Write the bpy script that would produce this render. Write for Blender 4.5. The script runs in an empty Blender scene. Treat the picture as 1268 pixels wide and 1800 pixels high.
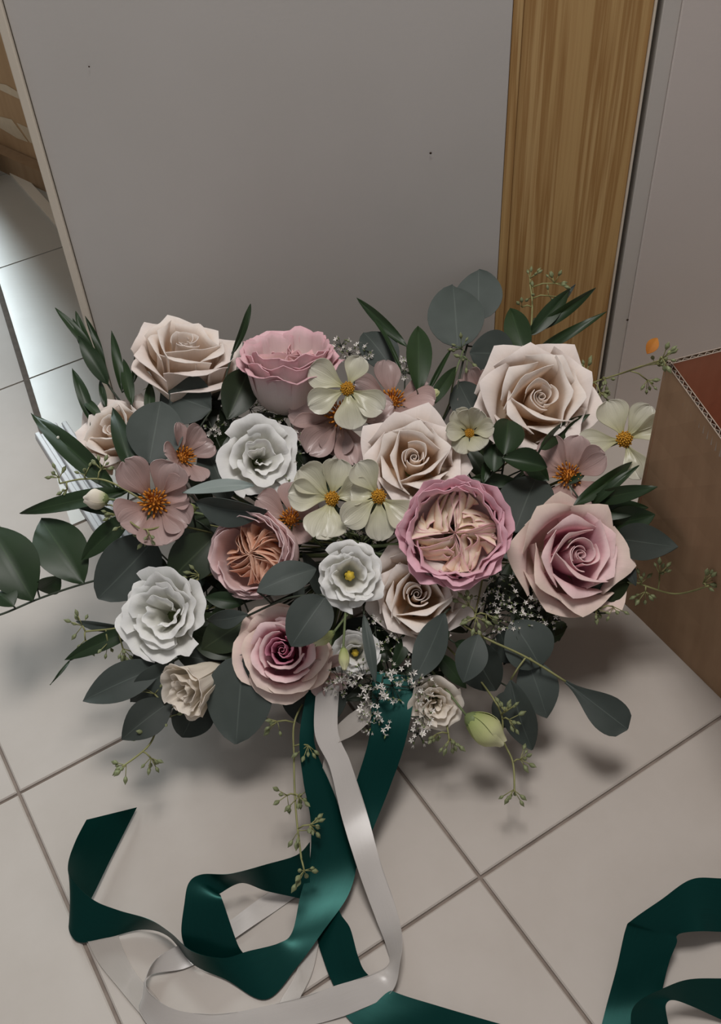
import bpy, math, random
from mathutils import Vector, Matrix, noise
random.seed(7)
sc = bpy.context.scene
D = bpy.data
COL = sc.collection
# ------------------------------------------------------------------ camera
F, CX, CY, CAMH = 1780.0, 634.0, 900.0, 1.0
_n = Vector((750 - CX, 2640 - CY, F)).normalized()          # straight down, in image axes (x right, y down, z forward)
_up = -_n
_fw = Vector((0, 0, 1)); _yv = (_fw - _up * _fw.dot(_up)).normalized(); _xv = _yv.cross(_up)
ROT = Matrix((_xv, _yv, _up))
CAM = Vector((0, 0, CAMH))
cam = D.objects.new('camera', D.cameras.new('camera')); COL.objects.link(cam)
cam.data.sensor_fit = 'VERTICAL'; cam.data.sensor_height = 36.0; cam.data.lens = 36.0 * F / 1800.0
cam.data.clip_start = 0.02
_r, _u, _b = ROT @ Vector((1, 0, 0)), ROT @ Vector((0, -1, 0)), ROT @ Vector((0, 0, -1))
cam.matrix_world = Matrix(((_r.x, _u.x, _b.x, 0), (_r.y, _u.y, _b.y, 0), (_r.z, _u.z, _b.z, CAMH), (0, 0, 0, 1)))
sc.camera = cam
IR, IU = _r, _u
# ------------------------------------------------------------------ world, lights, exposure
w = D.worlds.new('world'); sc.world = w; w.use_nodes = True
w.node_tree.nodes['Background'].inputs[0].default_value = (0.98, 0.96, 0.97, 1)
w.node_tree.nodes['Background'].inputs[1].default_value = 0.22
def area(name, loc, target, size, power, col, sy=None):
    l = D.lights.new(name, 'AREA'); l.energy = power; l.color = col; l.size = size
    if sy: l.shape = 'RECTANGLE'; l.size_y = sy
    o = D.objects.new(name, l); COL.objects.link(o); o.location = loc
    o.rotation_euler = (Vector(target) - Vector(loc)).to_track_quat('-Z', 'Y').to_euler()
    return o
area('ceiling_lamp', (0.06, 0.76, 2.45), (0.06, 0.76, 0), 0.6, 28.5, (1.0, 0.965, 0.94))
area('room_window', (-1.62, 4.6, 2.1), (-0.45, 1.4, 0.2), 1.0, 165, (0.84, 0.96, 1.0), 1.4)
sc.view_settings.view_transform = 'Standard'; sc.view_settings.look = 'None'
sc.view_settings.gamma = 1.0; sc.view_settings.use_curve_mapping = False
sc.view_settings.exposure = 0.06

# ------------------------------------------------------------------ pixel helpers (image taken as 1268 x 1800)
def ray(px, py): return (ROT @ Vector((px - CX, py - CY, F))).normalized()
def at(px, py, t): return CAM + ray(px, py) * t
def on_z(px, py, z=0.0):
    d = ray(px, py); return CAM + d * ((z - CAMH) / d.z)
WALL_Y = 1.15
def on_wall(px, py, y=WALL_Y):
    d = ray(px, py); return CAM + d * (y / d.y)
BOX0 = on_z(1088, 1050); BOX1 = on_z(1268, 1228)
BDIR = (BOX1 - BOX0).normalized(); BNRM = Vector((BDIR.y, -BDIR.x, 0))
if BNRM.dot(BOX0) > 0: BNRM = -BNRM
def depth(px, py, dt=0.0):
    """distance from the eye to the domed face of the bouquet"""
    r2 = min(((px - 650) / 450) ** 2 + ((py - 930) / 350) ** 2, 1.6)
    t = 1.10 + (930 - py) * 0.00028 + 0.07 * r2 + dt
    d = ray(px, py)
    den = d.dot(BNRM)
    if den < 0:
        tb = (BOX0 - CAM).dot(BNRM) / den
        p = CAM + d * tb
        for _ in range(3):                                         # the side leans outwards towards its top
            an = math.radians(-62.5 - 17.5 * max(0.0, min(1.0, p.z / 0.366))); nb = Vector((math.sin(an), -math.cos(an), 0)); dn = d.dot(nb)
            tb = (BOX0 - CAM).dot(nb) / dn if abs(dn) > 1e-4 else tb
            p = CAM + d * tb
        if 0 < p.z < 0.37 and (p - BOX0).dot(BDIR) > -0.02: t = min(t, tb - 0.03)
    t = min(t, 1.125 / d.y)
    if d.z < 0: t = min(t, (0.03 - CAMH) / d.z)
    return t
def bp(px, py, dt=0.0): return at(px, py, depth(px, py, dt))

# ------------------------------------------------------------------ materials
def lin(h):
    h = h.lstrip('#'); c = [int(h[i:i + 2], 16) / 255 for i in (0, 2, 4)]
    return tuple(((x / 12.92) if x <= 0.04045 else ((x + 0.055) / 1.055) ** 2.4) for x in c) + (1,)
class NT:
    def __init__(s, name):
        s.m = D.materials.new(name); s.m.use_nodes = True; s.t = s.m.node_tree
        s.b = s.t.nodes['Principled BSDF']; s.out = s.t.nodes['Material Output']
    def n(s, typ, **kw):
        x = s.t.nodes.new(typ)
        for k, v in kw.items(): setattr(x, k, v)
        return x
    def l(s, a, b): s.t.links.new(a, b)
def setp(b, **kw):
    names = dict(rough='Roughness', spec='Specular IOR Level', coat='Coat Weight', coatr='Coat Roughness', sheen='Sheen Weight', metal='Metallic', aniso='Anisotropic', alpha='Alpha')
    for k, v in kw.items(): b.inputs[names[k]].default_value = v
def ramp(nt, stops):
    r = nt.n('ShaderNodeValToRGB'); e = r.color_ramp.elements
    while len(e) < len(stops): e.new(0.5)
    for x, (p, c) in zip(e, stops): x.position = p; x.color = lin(c) if isinstance(c, str) else c
    return r
def petal_mat(name, stops, rough=0.6, trans=0.25, spec=0.25, coat=0.0, vein=0.05, obj_var=0.06, bump=0.25, coatr=0.28):
    """colour runs from the petal's foot (0) to its rim (1)"""
    nt = NT(name); uv = nt.n('ShaderNodeUVMap'); sep = nt.n('ShaderNodeSeparateXYZ'); nt.l(uv.outputs[0], sep.inputs[0])
    mp = nt.n('ShaderNodeMapping'); mp.inputs['Scale'].default_value = (28, 1.6, 1); nt.l(uv.outputs[0], mp.inputs[0])
    nz = nt.n('ShaderNodeTexNoise'); nz.inputs['Scale'].default_value = 1.0; nz.inputs['Detail'].default_value = 3; nt.l(mp.outputs[0], nz.inputs[0])
    nz2 = nt.n('ShaderNodeTexNoise'); nz2.inputs['Scale'].default_value = 60; tc = nt.n('ShaderNodeTexCoord'); nt.l(tc.outputs['Object'], nz2.inputs[0])
    oi = nt.n('ShaderNodeObjectInfo')
    a = nt.n('ShaderNodeMath', operation='MULTIPLY_ADD'); a.inputs[1].default_value = 0.12; nt.l(nz2.outputs[0], a.inputs[0]); nt.l(sep.outputs[1], a.inputs[2])
    a2 = nt.n('ShaderNodeMath', operation='SUBTRACT'); a2.inputs[1].default_value = 0.06; nt.l(a.outputs[0], a2.inputs[0])
    r = ramp(nt, stops); nt.l(a2.outputs[0], r.inputs[0])
    v = nt.n('ShaderNodeMath', operation='MULTIPLY_ADD'); v.inputs[1].default_value = vein * 2; v.inputs[2].default_value = 1.0 - vein; nt.l(nz.outputs[0], v.inputs[0])
    v2 = nt.n('ShaderNodeMath', operation='MULTIPLY_ADD'); v2.inputs[1].default_value = obj_var; nt.l(oi.outputs['Random'], v2.inputs[0]); nt.l(v.outputs[0], v2.inputs[2])
    hs = nt.n('ShaderNodeHueSaturation'); nt.l(r.outputs[0], hs.inputs['Color']); nt.l(v2.outputs[0], hs.inputs['Value'])
    nt.l(hs.outputs[0], nt.b.inputs['Base Color'])
    bm = nt.n('ShaderNodeBump'); bm.inputs['Strength'].default_value = bump; bm.inputs['Distance'].default_value = 0.0012
    nt.l(nz.outputs[0], bm.inputs['Height']); nt.l(bm.outputs[0], nt.b.inputs['Normal'])
    setp(nt.b, rough=rough, spec=spec, coat=coat, coatr=coatr)
    tr = nt.n('ShaderNodeBsdfTranslucent'); nt.l(hs.outputs[0], tr.inputs[0])
    mx = nt.n('ShaderNodeMixShader'); mx.inputs[0].default_value = trans
    nt.l(nt.b.outputs[0], mx.inputs[1]); nt.l(tr.outputs[0], mx.inputs[2]); nt.l(mx.outputs[0], nt.out.inputs[0])
    return nt.m
def leaf_mat(name, c0, c1, rib, rough, spec, under=None, coat=0.0, ribw=0.035):
    nt = NT(name); uv = nt.n('ShaderNodeUVMap'); sep = nt.n('ShaderNodeSeparateXYZ'); nt.l(uv.outputs[0], sep.inputs[0])
    tc = nt.n('ShaderNodeTexCoord'); nz = nt.n('ShaderNodeTexNoise'); nz.inputs['Scale'].default_value = 45; nz.inputs['Detail'].default_value = 4; nt.l(tc.outputs['Object'], nz.inputs[0])
    oi = nt.n('ShaderNodeObjectInfo')
    m = nt.n('ShaderNodeMath', operation='MULTIPLY_ADD'); m.inputs[1].default_value = 0.5; nt.l(oi.outputs['Random'], m.inputs[0])
    h = nt.n('ShaderNodeMath', operation='MULTIPLY'); h.inputs[1].default_value = 0.5; nt.l(nz.outputs[0], h.inputs[0]); nt.l(h.outputs[0], m.inputs[2])
    r = ramp(nt, [(0.1, c0), (0.9, c1)]); nt.l(m.outputs[0], r.inputs[0])
    d = nt.n('ShaderNodeMath', operation='SUBTRACT'); d.inputs[1].default_value = 0.5; nt.l(sep.outputs[0], d.inputs[0])
    ab = nt.n('ShaderNodeMath', operation='ABSOLUTE'); nt.l(d.outputs[0], ab.inputs[0])
    lt = nt.n('ShaderNodeMapRange'); lt.inputs['From Min'].default_value = 0.0; lt.inputs['From Max'].default_value = ribw; lt.inputs['To Min'].default_value = 0.55; lt.inputs['To Max'].default_value = 0.0; nt.l(ab.outputs[0], lt.inputs['Value'])
    mx = nt.n('ShaderNodeMix', data_type='RGBA'); nt.l(lt.outputs[0], mx.inputs[0]); nt.l(r.outputs[0], mx.inputs[6]); mx.inputs[7].default_value = lin(rib)
    outc = mx.outputs[2]
    if under:
        g = nt.n('ShaderNodeNewGeometry'); mu = nt.n('ShaderNodeMix', data_type='RGBA'); nt.l(g.outputs['Backfacing'], mu.inputs[0]); nt.l(outc, mu.inputs[6]); mu.inputs[7].default_value = lin(under); outc = mu.outputs[2]
    nt.l(outc, nt.b.inputs['Base Color'])
    wv = nt.n('ShaderNodeTexWave'); wv.inputs['Scale'].default_value = 6; wv.inputs['Distortion'].default_value = 2; nt.l(uv.outputs[0], wv.inputs[0])
    bm = nt.n('ShaderNodeBump'); bm.inputs['Strength'].default_value = 0.12; bm.inputs['Distance'].default_value = 0.001; nt.l(nz.outputs[0], bm.inputs['Height']); nt.l(bm.outputs[0], nt.b.inputs['Normal'])
    setp(nt.b, rough=rough, spec=spec, coat=coat, coatr=0.25)
    return nt.m
def plain(name, c, rough=0.6, spec=0.3, var=0.15, scale=80, **kw):
    nt = NT(name); tc = nt.n('ShaderNodeTexCoord'); nz = nt.n('ShaderNodeTexNoise'); nz.inputs['Scale'].default_value = scale; nz.inputs['Detail'].default_value = 5
    nt.l(tc.outputs['Object'], nz.inputs[0])
    b = lin(c); lo = tuple(x * (1 - var) for x in b[:3]) + (1,); hi = tuple(min(1, x * (1 + var)) for x in b[:3]) + (1,)
    r = ramp(nt, [(0.3, lo), (0.7, hi)]); nt.l(nz.outputs[0], r.inputs[0]); nt.l(r.outputs[0], nt.b.inputs['Base Color'])
    setp(nt.b, rough=rough, spec=spec, **kw); return nt.m

M = {}
M['cream'] = petal_mat('cream_rose_petal', [(0.0, '#f2cda0'), (0.4, '#f7dfc2'), (0.66, '#faecde'), (1, '#fcf6f1')], trans=0.38, obj_var=0.03)
M['cream_out'] = petal_mat('cream_rose_outer_petal', [(0.0, '#ead3b0'), (0.5, '#f4e4d4'), (1, '#faf1ec')], trans=0.28, obj_var=0.03)
M['pink'] = petal_mat('pink_rose_petal', [(0.0, '#e397ae'), (0.5, '#efb9c6'), (0.8, '#f5d2d6'), (1, '#f7dedd')])
M['pink_core'] = petal_mat('deep_pink_rose_petal', [(0.0, '#bb5f86'), (0.6, '#d583a2'), (1, '#e7a6b9')])
M['pink_out'] = petal_mat('blush_outer_petal', [(0.0, '#dfd2b0'), (0.4, '#f0d2cc'), (0.8, '#f5dcd8'), (1, '#f4e2d6')])
M['quart_out'] = petal_mat('pink_ruffled_outer_petal', [(0.0, '#f6e0d8'), (0.6, '#f6d6da'), (1, '#f0c3d0')])
M['quart_in'] = petal_mat('cream_pink_inner_petal', [(0.0, '#eba3b6'), (0.3, '#f4d2b8'), (0.65, '#faecd2'), (0.92, '#f9e6d8'), (1, '#f3c6cb')])
M['cup_out'] = petal_mat('blush_cup_petal', [(0.0, '#eec9bc'), (0.6, '#f0d3d0'), (1, '#f0d8d8')])
M['cup_in'] = petal_mat('apricot_inner_petal', [(0.0, '#d0885e'), (0.5, '#e6ae8c'), (1, '#f0cbb4')])
M['side_out'] = petal_mat('rosy_side_petal', [(0.0, '#f5e9e2'), (0.6, '#f6e6e3'), (1, '#f1c9d0')])
M['side_in'] = petal_mat('rosy_inner_petal', [(0.0, '#eeb7a0'), (0.6, '#f6d9cd'), (1, '#f5d0d4')])
M['white'] = petal_mat('white_lisianthus_petal', [(0.0, '#dfe2bc'), (0.25, '#f4f3ea'), (1, '#fbfbfa')], trans=0.4, obj_var=0.03)
M['ivory'] = petal_mat('ivory_lisianthus_petal', [(0.0, '#cdd3a0'), (0.25, '#f2ebdb'), (1, '#f8f1e8')], trans=0.4, obj_var=0.03)
M['yellow'] = petal_mat('pale_yellow_petal', [(0.0, '#cdc98e'), (0.35, '#dcd9bc'), (1, '#e4e1d2')], rough=0.42, coat=0.6, trans=0.3, obj_var=-0.14, bump=0.55, vein=0.08)
M['mauve'] = petal_mat('dusty_pink_petal', [(0.0, '#bb957c'), (0.4, '#cfada6'), (1, '#dfc6c2')], rough=0.42, coat=0.6, obj_var=-0.32, bump=0.55, vein=0.08, trans=0.3)
M['budpetal'] = petal_mat('pale_green_bud_petal', [(0.0, '#9fac68'), (0.5, '#c9cc94'), (1, '#e2dfbc')])
M['euc'] = leaf_mat('grey_green_eucalyptus_leaf', '#363d39', '#4b534f', '#656e68', 0.58, 0.3, under='#6c7671', ribw=0.018)
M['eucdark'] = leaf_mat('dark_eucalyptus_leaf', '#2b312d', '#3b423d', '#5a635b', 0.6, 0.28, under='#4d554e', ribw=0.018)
M['eucpale'] = leaf_mat('pale_eucalyptus_underside', '#7f8a86', '#8f9a96', '#a3aca6', 0.55, 0.3, ribw=0.018)
M['rus'] = leaf_mat('glossy_ruscus_leaf', '#1a2b16', '#283c20', '#3b5030', 0.44, 0.36, under='#475a3e', ribw=0.03)
M['salal'] = leaf_mat('dark_green_leaf', '#1c2817', '#2b3721', '#46523a', 0.45, 0.4, under='#414c36', ribw=0.03)
M['stem'] = plain('green_stem', '#67734f', 0.55)
M['stemdark'] = plain('dark_twig', '#3b4236', 0.6)
M['twig'] = plain('olive_twig', '#8a8a5c', 0.55)
M['seed'] = plain('olive_seed_pod', '#7f8660', 0.5, 0.35, var=0.3, scale=300)
M['calyx'] = plain('green_calyx', '#6f7c50', 0.5)
M['stamen'] = plain('orange_stamen', '#c9812c', 0.6, var=0.35, scale=400)
M['stameny'] = plain('golden_flower_centre', '#c6922f', 0.6, var=0.3, scale=400)
M['pistil'] = plain('yellow_pistil', '#d3b63e', 0.5)
M['floret'] = plain('white_floret', '#e4dfd9', 0.6)

# ------------------------------------------------------------------ object helpers
def mesh_obj(name, verts, faces, mat, parent=None, uvs=None, smooth=True, solid=0.0, loc=None):
    me = D.meshes.new(name); me.from_pydata([tuple(v) for v in verts], [], faces)
    if uvs is not None:
        ul = me.uv_layers.new(name='UVMap')
        li = [0] * len(me.loops); me.loops.foreach_get('vertex_index', li)
        ul.data.foreach_set('uv', [c for i in li for c in uvs[i]])
    if smooth: me.polygons.foreach_set('use_smooth', [True] * len(me.polygons))
    me.materials.append(mat); me.update()
    o = D.objects.new(name, me); COL.objects.link(o)
    if parent: o.parent = parent
    if solid:
        s = o.modifiers.new('thickness', 'SOLIDIFY'); s.thickness = solid; s.offset = 0
        e = o.modifiers.new('crisp_rim', 'EDGE_SPLIT'); e.split_angle = math.radians(52)
    return o
def tag(o, label, cat, group=None, kind=None):
    o['label'] = label; o['category'] = cat
    if group: o['group'] = group
    if kind: o['kind'] = kind
    return o
def structure(o, label=None):
    o['kind'] = 'structure'
    if label: o['label'] = label
    return o
def empty(name, loc=(0, 0, 0)):
    o = D.objects.new(name, None); COL.objects.link(o); o.location = loc; o.empty_display_size = 0.01; return o
def grid_faces(nu, nv, off=0):
    return [(off + j * nu + i, off + j * nu + i + 1, off + (j + 1) * nu + i + 1, off + (j + 1) * nu + i) for j in range(nv - 1) for i in range(nu - 1)]
class MB:
    def __init__(s): s.v = []; s.f = []
    def box(s, c, ax, ay, az):
        o = len(s.v); c, ax, ay, az = map(Vector, (c, ax, ay, az))
        for k in (-1, 1):
            for j in (-1, 1):
                for i in (-1, 1): s.v.append(c + ax * i + ay * j + az * k)
        for q in ((0, 2, 3, 1), (4, 5, 7, 6), (0, 1, 5, 4), (2, 6, 7, 3), (0, 4, 6, 2), (1, 3, 7, 5)): s.f.append(tuple(o + i for i in q))
    def tube(s, pts, rad, sides=6):
        n = len(pts); o = len(s.v)
        rads = rad if isinstance(rad, (list, tuple)) else [rad] * n
        prev = None
        for i, p in enumerate(pts):
            d = (pts[min(i + 1, n - 1)] - pts[max(i - 1, 0)])
            if d.length < 1e-9: d = Vector((0, 0, 1))
            d.normalize()
            a = d.orthogonal().normalized() if prev is None else (prev - d * prev.dot(d)).normalized()
            prev = a; b = d.cross(a)
            for k in range(sides):
                th = 2 * math.pi * k / sides; s.v.append(Vector(p) + (a * math.cos(th) + b * math.sin(th)) * rads[i])
        for i in range(n - 1):
            for k in range(sides):
                k2 = (k + 1) % sides; s.f.append((o + i * sides + k, o + i * sides + k2, o + (i + 1) * sides + k2, o + (i + 1) * sides + k))
        s.f.append(tuple(o + k for k in reversed(range(sides)))); s.f.append(tuple(o + (n - 1) * sides + k for k in range(sides)))
    def lathe(s, base, axis, prof, sides=8):
        """prof: (radius, height) pairs"""
        o = len(s.v); axis = Vector(axis).normalized(); a = axis.orthogonal().normalized(); b = axis.cross(a)
        for (r, h) in prof:
            for k in range(sides):
                th = 2 * math.pi * k / sides; s.v.append(Vector(base) + axis * h + (a * math.cos(th) + b * math.sin(th)) * r)
        for i in range(len(prof) - 1):
            for k in range(sides):
                k2 = (k + 1) % sides; s.f.append((o + i * sides + k, o + i * sides + k2, o + (i + 1) * sides + k2, o + (i + 1) * sides + k))
        s.f.append(tuple(o + k for k in reversed(range(sides)))); s.f.append(tuple(o + (len(prof) - 1) * sides + k for k in range(sides)))
    def build(s, name, mat, parent=None, smooth=True, **kw): return mesh_obj(name, s.v, s.f, mat, parent, None, smooth, **kw)
def crom(pts, n=8):
    out = []
    P = [Vector(p) for p in pts]
    for i in range(len(P) - 1):
        p0, p1, p2, p3 = P[max(i - 1, 0)], P[i], P[i + 1], P[min(i + 2, len(P) - 1)]
        for k in range(n):
            t = k / n; out.append(0.5 * ((2 * p1) + (p2 - p0) * t + (2 * p0 - 5 * p1 + 4 * p2 - p3) * t * t + (3 * p1 - p0 - 3 * p2 + p3) * t ** 3))
    out.append(P[-1]); return out
def sstep(a, b, x):
    t = max(0.0, min(1.0, (x - a) / (b - a))); return t * t * (3 - 2 * t)

# ================================================================== SETTING
TH = math.radians(29.6); TA = Vector((math.cos(TH), math.sin(TH), 0)); TB = Vector((-TA.y, TA.x, 0))
TILE_U, TILE_V, U0, V0, GAP = 0.366, 0.358, -0.0595, 0.3435, 0.0036
def tile_mat(name, c1, c2, rough, spec=0.5, bump=0.02):
    nt = NT(name); tc = nt.n('ShaderNodeTexCoord'); nz = nt.n('ShaderNodeTexNoise'); nz.inputs['Scale'].default_value = 5; nz.inputs['Detail'].default_value = 8; nz.inputs['Roughness'].default_value = 0.65
    nt.l(tc.outputs['Object'], nz.inputs[0]); oi = nt.n('ShaderNodeObjectInfo'); mp = nt.n('ShaderNodeMapping'); cb = nt.n('ShaderNodeCombineXYZ')
    mu = nt.n('ShaderNodeMath', operation='MULTIPLY'); mu.inputs[1].default_value = 20; nt.l(oi.outputs['Random'], mu.inputs[0]); nt.l(mu.outputs[0], cb.inputs[2]); nt.l(cb.outputs[0], mp.inputs['Location']); nt.l(tc.outputs['Object'], mp.inputs[0]); nt.l(mp.outputs[0], nz.inputs[0])
    r = ramp(nt, [(0.3, c1), (0.7, c2)]); nt.l(nz.outputs[0], r.inputs[0]); nt.l(r.outputs[0], nt.b.inputs['Base Color'])
    n2 = nt.n('ShaderNodeTexNoise'); n2.inputs['Scale'].default_value = 38; n2.inputs['Detail'].default_value = 3; nt.l(mp.outputs[0], n2.inputs[0])
    rr = nt.n('ShaderNodeMapRange'); rr.inputs['To Min'].default_value = rough - 0.02; rr.inputs['To Max'].default_value = rough + 0.03; nt.l(n2.outputs[0], rr.inputs['Value']); nt.l(rr.outputs[0], nt.b.inputs['Roughness'])
    bm = nt.n('ShaderNodeBump'); bm.inputs['Strength'].default_value = bump; bm.inputs['Distance'].default_value = 0.001; nt.l(n2.outputs[0], bm.inputs['Height']); nt.l(bm.outputs[0], nt.b.inputs['Normal'])
    setp(nt.b, spec=spec); return nt.m
M['tile'] = tile_mat('beige_floor_tile', '#aea59c', '#b8b0a8', 0.52, spec=0.4)
M['tileshiny'] = tile_mat('polished_floor_tile', '#aaa79d', '#b2afa6', 0.34, spec=0.9, bump=0.0)
M['grout'] = plain('grey_grout', '#857970', 0.85, 0.1, var=0.2, scale=40)
floor = mesh_obj('floor', [(-2.2, -0.6, -0.0032), (2.4, -0.6, -0.0032), (2.4, 3.6, -0.0032), (-2.2, 3.6, -0.0032)], [(0, 1, 2, 3)], M['grout'], smooth=False)
structure(floor, 'pale beige square tiles with recessed grey grout')
def tile_mesh():
    hx, hy, b = TILE_U / 2 - GAP / 2, TILE_V / 2 - GAP / 2, 0.0016
    v = []
    for (z, ins) in ((-0.006, 0), (-0.0012, 0), (0.0, b)):
        for sx, sy in ((-1, -1), (1, -1), (1, 1), (-1, 1)): v.append((sx * (hx - ins), sy * (hy - ins), z))
    f = [(8, 9, 10, 11)]
    for k in range(2):
        for i in range(4): f.append((k * 4 + i, k * 4 + (i + 1) % 4, k * 4 + 4 + (i + 1) % 4, k * 4 + 4 + i))
    return v, f
tv, tf = tile_mesh(); tme = {}
for key in ('tile', 'tileshiny'):
    me = D.meshes.new('tile'); me.from_pydata(tv, [], tf); me.materials.append(M[key]); tme[key] = me
DL0, DL1 = on_z(0, 515), on_z(75, 760)                                  # the dark threshold line on the floor
DLd = (DL1 - DL0).normalized()
def clip(poly, keep_right):
    out = []; nrm = Vector((-DLd.y, DLd.x, 0)); sg = 1 if keep_right else -1
    f = lambda p: sg * (p - DL0).dot(nrm)
    for k, a in enumerate(poly):
        c = poly[(k + 1) % len(poly)]; fa, fc = f(a), f(c)
        if fa >= 0: out.append(a)
        if fa * fc < 0: out.append(a.lerp(c, fa / (fa - fc)))
    return out
for i in range(-5, 7):
    for j in range(-3, 9):
        u0 = U0 if j < 2 else 0.42
        c = TA * (u0 + (i + 0.5) * TILE_U) + TB * (V0 + (j + 0.5) * TILE_V)
        if not (-1.3 < c.x < 1.5 and -0.15 < c.y < 3.1): continue
        if j < 2:
            o = D.objects.new('tile', tme['tile']); COL.objects.link(o); o.parent = floor; o.location = c; o.rotation_euler = (0, 0, TH); continue
        hx, hy = TILE_U / 2 - GAP / 2, TILE_V / 2 - GAP / 2
        rect = [c + TA * (sx * hx) + TB * (sy * hy) for sx, sy in ((-1, -1), (1, -1), (1, 1), (-1, 1))]
        for right in (True, False):                                  # tiles are cut along the dark threshold
            pl = clip(rect, right)
            if len(pl) < 3: continue
            n = len(pl); cc = sum(pl, Vector()) / n
            vs = [p - c - Vector((0, 0, 0.006)) for p in pl] + [p - c for p in pl]
            fs = [tuple(range(n, 2 * n))] + [(k, (k + 1) % n, n + (k + 1) % n, n + k) for k in range(n)]
            o = mesh_obj('tile', vs, fs, M['tileshiny' if right else 'tile'], floor, smooth=False); o.location = c

def paint(name, c1, c2, rough=0.55):
    nt = NT(name); tc = nt.n('ShaderNodeTexCoord'); nz = nt.n('ShaderNodeTexNoise'); nz.inputs['Scale'].default_value = 2.2; nz.inputs['Detail'].default_value = 6; nt.l(tc.outputs['Object'], nz.inputs[0])
    r = ramp(nt, [(0.35, c1), (0.65, c2)]); nt.l(nz.outputs[0], r.inputs[0]); nt.l(r.outputs[0], nt.b.inputs['Base Color'])
    n2 = nt.n('ShaderNodeTexNoise'); n2.inputs['Scale'].default_value = 260; nt.l(tc.outputs['Object'], n2.inputs[0])
    bm = nt.n('ShaderNodeBump'); bm.inputs['Strength'].default_value = 0.08; bm.inputs['Distance'].default_value = 0.001; nt.l(n2.outputs[0], bm.inputs['Height']); nt.l(bm.outputs[0], nt.b.inputs['Normal'])
    setp(nt.b, rough=rough, spec=0.3); return nt.m
M['panel'] = paint('grey_white_panel', '#c3bfba', '#cbc7c3')
M['wallr'] = paint('off_white_wall', '#cec5bf', '#d5cdc7')
M['edge'] = paint('cream_edge_band', '#d6ccba', '#ddd3c4', 0.4)
M['strip'] = paint('pale_grey_strip', '#c6c1ba', '#cdc8c2', 0.45)
M['dark'] = plain('dark_gap', '#14100d', 0.8, 0.1)
def wood_mat():
    nt = NT('light_wood_grain'); tc = nt.n('ShaderNodeTexCoord')
    mp = nt.n('ShaderNodeMapping'); mp.inputs['Scale'].default_value = (1, 1, 0.03); nt.l(tc.outputs['Object'], mp.inputs[0])
    n1 = nt.n('ShaderNodeTexNoise'); n1.inputs['Scale'].default_value = 26; n1.inputs['Detail'].default_value = 5; n1.inputs['Roughness'].default_value = 0.55; nt.l(mp.outputs[0], n1.inputs[0])
    mp2 = nt.n('ShaderNodeMapping'); mp2.inputs['Scale'].default_value = (1, 1, 0.012); nt.l(tc.outputs['Object'], mp2.inputs[0])
    n2 = nt.n('ShaderNodeTexNoise'); n2.inputs['Scale'].default_value = 150; n2.inputs['Detail'].default_value = 3; nt.l(mp2.outputs[0], n2.inputs[0])
    a = nt.n('ShaderNodeMath', operation='MULTIPLY_ADD'); a.inputs[1].default_value = 0.35; nt.l(n2.outputs[0], a.inputs[0]); nt.l(n1.outputs[0], a.inputs[2])
    r = ramp(nt, [(0.38, '#8f6b3d'), (0.5, '#b8925f'), (0.58, '#c8a672'), (0.64, '#a47c4a'), (0.72, '#c4a16c'), (0.82, '#b48d5a')]); nt.l(a.outputs[0], r.inputs[0]); nt.l(r.outputs[0], nt.b.inputs['Base Color'])
    setp(nt.b, rough=0.45, spec=0.35); return nt.m
M['wood'] = wood_mat()
HT = 2.3
def slab(name, x0, x1, y0, y1, mat, z0=0.0, z1=HT, parent=None):
    b = MB(); b.box(((x0 + x1) / 2, (y0 + y1) / 2, (z0 + z1) / 2), ((x1 - x0) / 2, 0, 0), (0, (y1 - y0) / 2, 0), (0, 0, (z1 - z0) / 2))
    o = b.build(name, mat, parent, smooth=False)
    bv = o.modifiers.new('bevel', 'BEVEL'); bv.width = 0.0012; bv.segments = 2
    return o
WX = lambda px, py=500: on_wall(px, py).x
xe0, xe1, xw0, xw1, xg1, xs1 = WX(131), WX(146), WX(874), WX(1081), WX(1090), WX(1116)
structure(slab('wall_back', xe1, xw0, WALL_Y, WALL_Y + 0.04, M['panel']), 'plain grey-white panel behind the bouquet')
structure(slab('trim_1', xe0, xe1 - 0.0012, WALL_Y - 0.006, WALL_Y + 0.04, M['edge']), 'cream edge band of the panel')
xq = xw0 + 0.012
structure(slab('trim_2', xw0 + 0.0005, xq, WALL_Y + 0.001, WALL_Y + 0.04, M['wood']), 'narrow light wood edge strip')
structure(slab('trim_3', xq + 0.0004, xw1 - 0.003, WALL_Y + 0.004, WALL_Y + 0.04, M['wood']), 'light wood grain upright board')
structure(slab('trim_4', xw1 - 0.0028, xw1, WALL_Y + 0.001, WALL_Y + 0.04, M['edge']), 'thin pale edge line of the wood board')
structure(slab('trim_5', xw1, xg1, WALL_Y + 0.035, WALL_Y + 0.04, M['dark']), 'black gap between board and wall')
structure(slab('trim_6', xg1, xs1, WALL_Y + 0.002, WALL_Y + 0.04, M['strip']), 'pale grey upright strip')
structure(slab('wall_right', xs1, 2.3, WALL_Y - 0.001, WALL_Y + 0.04, M['wallr']), 'off-white wall behind the carton')
# small marks on the panel and wall
for (px, py, s) in ((757, 268, 0.0015), (157, 116, 0.001), (1103, 561, 0.0018)):
    b = MB(); p = on_wall(px, py); b.lathe((p.x, WALL_Y - 0.0012, p.z), (0, -1, 0), [(s, 0.0006), (s * 0.7, 0.0009)], 7)
    structure(b.build('trim_7', plain('dark_speck', '#3a2c20', 0.8)), 'tiny dark speck on the wall')
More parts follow.
